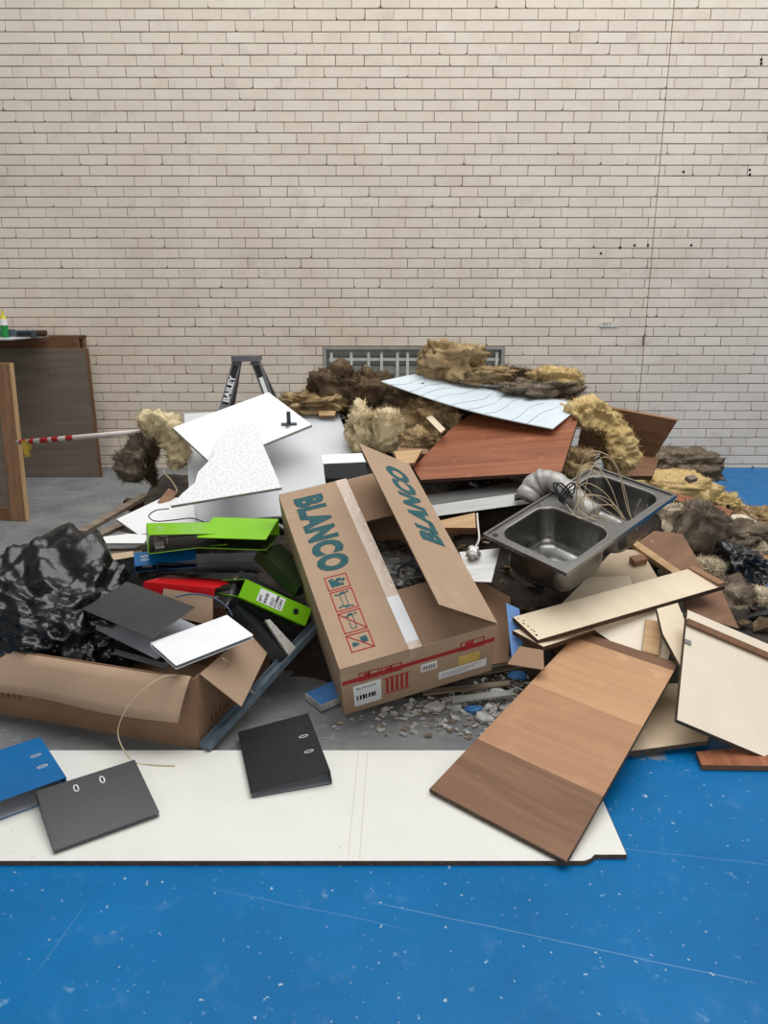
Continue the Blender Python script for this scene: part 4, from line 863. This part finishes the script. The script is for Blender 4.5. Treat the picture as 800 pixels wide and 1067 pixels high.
b_ = MB(); cq = plane_px([(575, 640, 3.32), (640, 572, 3.85), (668, 573, 3.82)], [(658, 589), (671, 586)])[3:]; b_.bar(cq[0]+Vector((0, 0, .018)), cq[1]+Vector((0, 0, .018)), .05, .035, (0, -.3, 1)); tag(b_.build('wooden_chock', G['wood_mid']), 'small square wooden chock on the dull beige board', 'block')
wire('silver_strip', 'thin pale metal strip on the blue floor by the black plastic', 'strip', [atz(795, 594, .01), atz(799, 598, .012), atz(806, 600, .01)], .008, G['alu'])

# ------------------------------------------------------------------ slate rail and strings beside the worn carton
A, B = atz(213, 781, .02), at(330, 652, 3.02)
rl = thing('slate_rail', 'slate grey metal rail leaning along the worn carton', 'rail', Matrix.Translation(A))
b_ = MB(); b_.bar(A, B, .045, .012, (-.4, -.3, 1)); b_.build('web', G['rail'], rl, Matrix.Identity(4))
d = (B-A).normalized(); sdv = d.cross(Vector((-.4, -.3, 1))).normalized()
for s in (-1, 1): b_ = MB(); b_.bar(A+sdv*s*.021+Vector((0, 0, .008)), B+sdv*s*.021+Vector((0, 0, .008)), .006, .026, (-.4, -.3, 1)); b_.build('flange', G['rail'], rl, Matrix.Identity(4))
wire('beige_string', 'beige string hanging in a loop over the worn carton front', 'string', [atz(184, 703, .30), atz(168, 706, .30), at(150, 718, 2.40), at(132, 738, 2.38), at(123, 760, 2.38), at(127, 778, 2.36), atz(140, 794, .02), atz(160, 797, .019), atz(182, 798, .019)], .0024, G['straw'])
wire('beige_string', 'beige string trailing from the white binder to slate rail', 'string', [atz(232, 686, .36), at(240, 692, 2.62), at(252, 706, 2.66), at(260, 718, 2.66), at(267, 725, 2.66)], .0024, G['straw'])
wire('slate_cable', 'slate blue cable curling behind the white binder', 'cable', [at(183, 622, 2.80), at(200, 619, 2.84), at(220, 622, 2.86), at(236, 632, 2.84), at(242, 642, 2.82)], .004, G['cable_blue'])

# ------------------------------------------------------------------ inside the printed carton
lumpy('plastic_wrap', 'cloudy crumpled plastic wrap inside the printed carton', 'plastic wrap', cm(CW*.60, CL*.52, -.17), (.20, .30, .10), G['clear'], 31, amp=.3, freq=3, sub=5, fold=.35, box=.7)
wire('dark_hose', 'dark thin hose curled inside the printed carton', 'hose', [cm(CW*.55, CL*.36, -.05), cm(CW*.6, CL*.42, -.03), cm(CW*.68, CL*.42, -.03), cm(CW*.74, CL*.36, -.05)], .006, G['cable_dark'])

# ------------------------------------------------------------------ heap core
CTRL = [(.5, 5.1, 1.0), (0, 5.15, .9), (-.45, 5.0, .82), (1.05, 4.9, .72), (-.95, 4.5, .58), (.6, 4.4, .56), (1.2, 4.4, .5), (0, 4.2, .48), (-.6, 3.95, .40), (.95, 3.6, .22), (.3, 3.75, .38), (-.5, 3.55, .25), (-.95, 3.6, .2), (-.5, 3.2, 0), (-.9, 3.2, 0),
        (0, 3.0, .03), (.5, 3.05, .03), (1.2, 3.2, .08), (1.65, 4.0, .12), (1.55, 5.1, .32), (2.0, 5.5, .1), (.2, 5.9, .5), (-.6, 5.7, .35), (1.2, 5.8, .4), (-1.4, 4.3, .12), (-1.3, 3.6, .1), (1.2, 2.7, 0), (.6, 2.7, 0), (-1.2, 5.4, .05), (-1.7, 4.6, 0), (2.3, 5, 0), (2.2, 4, 0), (.2, 6.6, 0), (-.6, 6.4, 0), (1.5, 6.6, 0), (-1.7, 3.4, 0), (-.3, 2.85, 0)]
CA = np.array(CTRL)
def under(name, d):
    o = bpy.data.objects[name]; xs = [c[0] for c in o.bound_box]; ys = [c[1] for c in o.bound_box]; return (WM[name], min(xs)-.05, max(xs)+.05, min(ys)-.05, max(ys)+.05, d)
SOLID = [under('pale_grey_board', -.03), under('veneered_door', -.05), under('bent_white_sheet', -.08), under('cream_plank', -.05), under('front_board', -.03), under('cream_cupboard_panel', -.03), under('beige_board', -.03), under('pale_board', -.02), under('brown_carcass_side', -.04), under('white_tile_panel', -.05), (CM, -.06, CW+.06, -.2, CL+.06, -CH), (SM, -.04, SLX+.04, -.04, SLY+.04, -.215), (LM, -1.15, .05, -.1, .66, -.02)]
def heap_z(x, y):
    d2 = (CA[:, 0]-x)**2+(CA[:, 1]-y)**2; wgt = np.exp(-d2/.10)+1e-4*np.exp(-d2/1.0)+1e-12
    z = float((wgt*CA[:, 2]).sum()/wgt.sum())
    for (M, x0, x1, y0, y1, d) in SOLID:                      # stay below what lies on the heap
        n = M.to_3x3() @ Vector((0, 0, 1)); p0 = M @ Vector((0, 0, d)); zp = p0.z-((x-p0.x)*n.x+(y-p0.y)*n.y)/n.z
        q = M.inverted() @ Vector((x, y, zp))
        if x0 < q.x < x1 and y0 < q.y < y1: z = min(z, zp-.03)
    return z
nx, ny = 96, 96; V = []; F = []
for j in range(ny):
    for i in range(nx):
        x = -1.95+4.35*i/(nx-1); y = 2.8+3.75*j/(ny-1); z = heap_z(x, y)
        if z > .03: z += -abs(.06*noise.fractal(Vector((x*5, y*5, 3)), .9, 2.1, 4))*min(1, z*4)
        ed = min(i, j, nx-1-i, ny-1-j); z = -.02 if ed == 0 else z
        V.append((x, y, max(z-.012, -.02)))
for j in range(ny-1):
    for i in range(nx-1): F.append([j*nx+i, j*nx+i+1, (j+1)*nx+i+1, (j+1)*nx+i])
tag(mk('rubble_heap', V, F, G['rubble'], smooth=True), 'mixed rubble under the boards, coloured dark for the shade in gaps', 'rubble', kind='stuff')
def chips(name, mats, n, spot, smin, smax, seed, flat=.35):
    r = random.Random(seed); mb = MB()
    for _ in range(n):
        x, y, z = spot(r); s = r.uniform(smin, smax); k = r.choice((3, 4, 5))
        a0 = r.uniform(0, 6.28); poly = [(s*r.uniform(.6, 1.1)*math.cos(a0+6.28*i/k), s*r.uniform(.35, .9)*math.sin(a0+6.28*i/k)) for i in range(k)]
        V, F, fm = slab_geo(poly, s*flat*r.uniform(.3, 1), s*.04)
        M = Matrix.Translation((x, y, z+s*flat*.5)) @ Matrix.Rotation(r.gauss(0, .35), 4, 'X') @ Matrix.Rotation(r.gauss(0, .35), 4, 'Y')
        mb.add(V, F, M, r.randrange(len(mats)))
    return mb.build(name, mats)
def heap_spot(r):
    while True:
        x = r.uniform(-1.6, 2.1); y = r.uniform(3.1, 6.0); z = heap_z(x, y)
        if z > .04: return x, y, z+.01
o = chips('broken_scraps', [G['rubble'], G['wood_dark'], G['w_brown'], G['plaster'], G['wood_grey'], G['blk2']], 520, heap_spot, .02, .075, 5)
tag(o, 'small broken scraps strewn through the heap', 'scraps', kind='stuff')

# ------------------------------------------------------------------ plaster debris on the concrete
def front_spot(r):
    while True:
        x, y = (r.gauss(455, 75), r.gauss(730, 22)) if r.random() < .6 else (r.gauss(525, 22), r.gauss(722, 18))
        if 315 < x < 590 and 690 < y < 772 and not (x < 520 and y < 752-(x-359)*.30) and y < 790-(x-480)*.5: 
            q = atz(x, y, .0); return q.x, q.y, .004
o = chips('plaster_debris', [G['plaster'], G['plaster'], G['paper_edge'], G['wood_grey'], G['frame_grey']], 620, front_spot, .004, .024, 12, .5); tag(o, 'grey plaster crumbs scattered on concrete before the printed carton', 'debris', kind='stuff')
r = random.Random(77)
for (px, py, s, m, lb) in ((452, 736, .045, 'plaster', 'rounded grey plaster lump on concrete before the printed carton'), (476, 734, .035, 'plaster', 'grey plaster lump beside the blue paint flake'), (519, 722, .05, 'plaster', 'flat plaster shard near the brown front board'), (505, 747, .045, 'plaster', 'long pale plaster shard by the brown front board edge'),
                        (492, 738, .04, 'blue_scrap', 'blue painted flake among the plaster crumbs'), (540, 704, .05, 'blue_scrap', 'blue painted flake below the small planks'), (528, 738, .03, 'plaster', 'small plaster shard touching the brown front board'), (345, 724, .05, 'plaster', 'plaster scrap lying under the blue painted slab')):
    k = 6; poly = [(s*r.uniform(.75, 1.1)*math.cos(6.28*i/k), s*r.uniform(.5, .85)*math.sin(6.28*i/k)) for i in range(k)]
    V, F, fm = slab_geo(poly, s*.45, s*.12); q = atz(px, py, s*.3)
    o = mk('plaster_chunk', V, F, G[m], None, Matrix.Translation((q.x, q.y, s*.46)) @ Matrix.Rotation(r.uniform(0, 3), 4, 'Z') @ Matrix.Rotation(r.gauss(0, .06), 4, 'X')); tag(o, lb, 'rubble', 'plaster pieces before the carton')
bs = board('blue_painted_slab', 'blue topped plaster slab on concrete beside the printed carton', 'slab', [atz(318, 722, .035), atz(334, 735, .035), atz(366, 721, .035), atz(350, 708, .035)], .03, [G['blue_scrap'], G['plaster']])
for k, (x0, y0, x1, y1, wd, m, lb) in enumerate(((452, 708, 560, 690, .05, 'wood_grey', 'grey slat lying beneath the printed carton edge'), (440, 722, 530, 712, .035, 'wood_grey', 'thin grey slat in front of the printed carton'), (470, 729, 535, 722, .04, 'frame_grey', 'flat grey strip among the plaster crumbs'), (480, 700, 552, 683, .04, 'alu', 'pale metal strip beside the printed carton corner'))):
    b_ = MB(); b_.bar(atz(x0, y0, .012+.01*k), atz(x1, y1, .02+.01*k), wd, .008); tag(b_.build('grey_lath', G[m]), lb, 'slat')

# ------------------------------------------------------------------ back left: bench, leaning sheets, ladder
bx0, bx1 = -4.2, at(80, 356, 6.98).x
cab = thing('wooden_bench', 'brown wooden bench behind the leaning grey plywood', 'bench', Matrix.Translation((bx0+.7, 6.9, 0)))
zt = at(40, 350, 6.98).z; zl = at(40, 366, 6.98).z
MB().box(bx0, bx1, 6.98, 7.0, zl-.02, zt).build('apron', G['wood_brown'], cab, Matrix.Identity(4))
MB().box(bx0, bx1-.01, 7.001, 7.24, zt-.03, zt-.004).build('worktop', G['wood_dark'], cab, Matrix.Identity(4))
for (x_, y_) in ((bx0+.04, 7.04), (bx1-.05, 7.04), (bx0+.04, 7.2), (bx1-.05, 7.2)): MB().box(x_-.035, x_+.035, y_-.035, y_+.035, 0, zt-.03).build('leg', G['wood_brown'], cab, Matrix.Identity(4))
st = zt+.004
board('bench_sheet', 'pale grey sheet lying on the wooden bench', 'sheet', [Vector((bx0, 6.35, st)), Vector((at(10, 355, 6.35).x, 6.35, st)), Vector((at(48, 351, 6.9).x, 6.95, st)), Vector((bx0, 7.15, st))], .012, [G['grey_white'], G['frame_grey']], up=Vector((0, 0, 1)))
q = Vector((at(5, 346, 6.6).x, 6.6, st))
bt = thing('glue_bottle', 'yellow and green squeeze bottle standing on the bench sheet', 'bottle', Matrix.Translation(q))
for (nm, z0, z1, r0, r1, m) in (('body', 0, .10, .03, .03, 'bottle_g'), ('label', .10, .15, .03, .029, 'paper'), ('shoulder', .15, .185, .029, .012, 'bottle_y'), ('nozzle', .185, .225, .012, .004, 'bottle_y')):
    V, F = tube_geo([q+Vector((0, 0, z0)), q+Vector((0, 0, z1))], [r0, r1], 14); mk(nm, V, F, G[m], bt, Matrix.Identity(4), smooth=False)
q = Vector((at(30, 350, 6.7).x, 6.7, st))
tl = thing('hand_tool', 'grey power tool lying on the bench sheet', 'tool', Matrix.Translation(q))
MB().box(-.10, .08, -.04, .04, 0, .055, M=Matrix.Translation(q)).build('body', G['tool'], tl, Matrix.Identity(4))
V, F = tube_geo([q+Vector((.08, 0, .03)), q+Vector((.15, 0, .03))], .028, 12); mk('chuck', V, F, G['wood_dark'], tl, Matrix.Identity(4))
MB().box(-.08, .04, -.045, -.04, .01, .04, M=Matrix.Translation(q)).build('grip', G['ladder_black'], tl, Matrix.Identity(4))
q = Vector((at(-2, 352, 6.62).x, 6.75, st)); tn = tag(MB().box(-.07, .07, -.05, .05, 0, .06, M=Matrix.Identity(4)).build('tin_box', G['tool'], None, Matrix.Translation(q)), 'small dark tin beside the squeeze bottle on the bench', 'tin')
# leaning grey plywood with brown right edge
zb_ = .003; A = atz(104, 497, zb_); A.y = 6.30 if False else A.y
Yb = A.y; zt2 = 1.10
TR = at(89, 363, 6.955); BR = Vector((at(104, 497, Yb).x, Yb, zb_))
P = [BR, TR, TR+Vector((-1.25, 0, 0)), BR+Vector((-1.25, 0, 0))]
ps = board('plywood_sheet', 'grey plywood sheet leaning on the wooden bench by the wall', 'plywood', P, .016, [G['ply_grey'], G['wood_mid']])
n = (P[1]-P[0]).cross(P[3]-P[0]).normalized(); n = n if n.y < 0 else -n
slab('edge_strip', [BR+n*.004+Vector((.02, 0, 0)), TR+n*.004+Vector((.02, 0, 0)), TR+n*.004, BR+n*.004], .024, G['wood_brown'], ps)
# framed panel standing at the left edge
A = atz(27, 543, .003); B = at(9.5, 378, A.y+.12); off = Vector((-1.0, .12, 0))
fpn = thing('framed_panel', 'timber framed panel standing upright at the left edge of view', 'panel', Matrix.Translation(A))
n = (B-A).cross(off).normalized(); n = n if n.y < 0 else -n
slab('sheet', [A-n*.012, B-n*.012, B+off-n*.012, A+off-n*.012], .01, G['ply_grey'], fpn)
u = (B-A).normalized(); v = off.normalized(); Ht = (B-A).length; wd = .11
slab('stile', [A, B, B+v*wd, A+v*wd], .03, [G['wood_mid'], G['wood_raw']], fpn)
slab('rail', [A+v*wd, A+v*wd+u*.09, A+v*1.0+u*.09, A+v*1.0], .03, [G['wood_brown'], G['wood_mid']], fpn)
slab('rail', [A+v*wd+u*(Ht-.06), A+v*wd+u*Ht, A+v*1.0+u*Ht, A+v*1.0+u*(Ht-.06)], .03, [G['wood_mid'], G['wood_mid']], fpn)
slab('edge_trim', [A-v*.012+n*.003, B-v*.012+n*.003, B+n*.003, A+n*.003], .036, G['wood_raw'], fpn)
# ladder
lad = thing('step_ladder', 'grey step ladder marked BAILEY standing behind the heap', 'ladder', Matrix.Translation(Vector((-1.0, 5.45, 0))))
Yl = 5.45
tl_, tr_ = at(247.5, 375, Yl), at(265.5, 375, Yl); bl_, br_ = at(234, 424, Yl-.10), at(283, 424, Yl-.10)
def down(a, b): d = b-a; return a+d*(a.z/-d.z)
fl_, frr = down(tl_, bl_), down(tr_, br_)
for (a, b, nm) in ((tl_, fl_, 'left_rail'), (tr_, frr, 'right_rail')):
    b_ = MB(); b_.bar(a, b, .062, .025, (0, -1, .2)); o = b_.build(nm, G['ladder'], lad, Matrix.Identity(4))
    d = (b-a).normalized(); sM = frame(a+d*.03+Vector((0, -.0145, 0)), d, (0, -1, .2))
    V, F = box_geo(.01, .29, -.020, .020, 0, .001); stk = mk('sticker', V, F, G['ladder_black'], o, sM)
    if nm == 'left_rail':
        tM = frame(a+d*.305+Vector((0, -.017, 0)), -d, (0, -1, .2)); text_mesh('brand_lettering', 'BAILEY', .058, tM @ Matrix.Translation((.0, -.020, .001)), G['paper'], stk, bold=.002, sx=1.05)
    else:
        V, F = box_geo(.10, .27, -.014, .014, .0012, .002); mk('sticker_print', V, F, G['paper'], stk, sM)
for (a, dx) in ((tl_, -.05), (tr_, .05)):
    b_ = MB(); b_.bar(a+Vector((0, .06, 0)), Vector((a.x+(fl_.x-tl_.x if dx < 0 else frr.x-tr_.x)*.95, Yl+.45, 0)), .04, .025, (0, 1, .2)); b_.build('rear_rail', G['ladder'], lad, Matrix.Identity(4))
b_ = MB(); top = (tl_+tr_)/2; b_.box(top.x-.095, top.x+.095, Yl-.05, Yl+.10, top.z-.008, top.z+.03); b_.build('top_cap', G['ladder'], lad, Matrix.Identity(4))
for k in (.3, .55, .8):
    a, b = tl_.lerp(fl_, k), tr_.lerp(frr, k); b_ = MB(); b_.bar(a+Vector((0, .02, 0)), b+Vector((0, .02, 0)), .09, .025); b_.build('tread', G['ladder'], lad, Matrix.Identity(4))
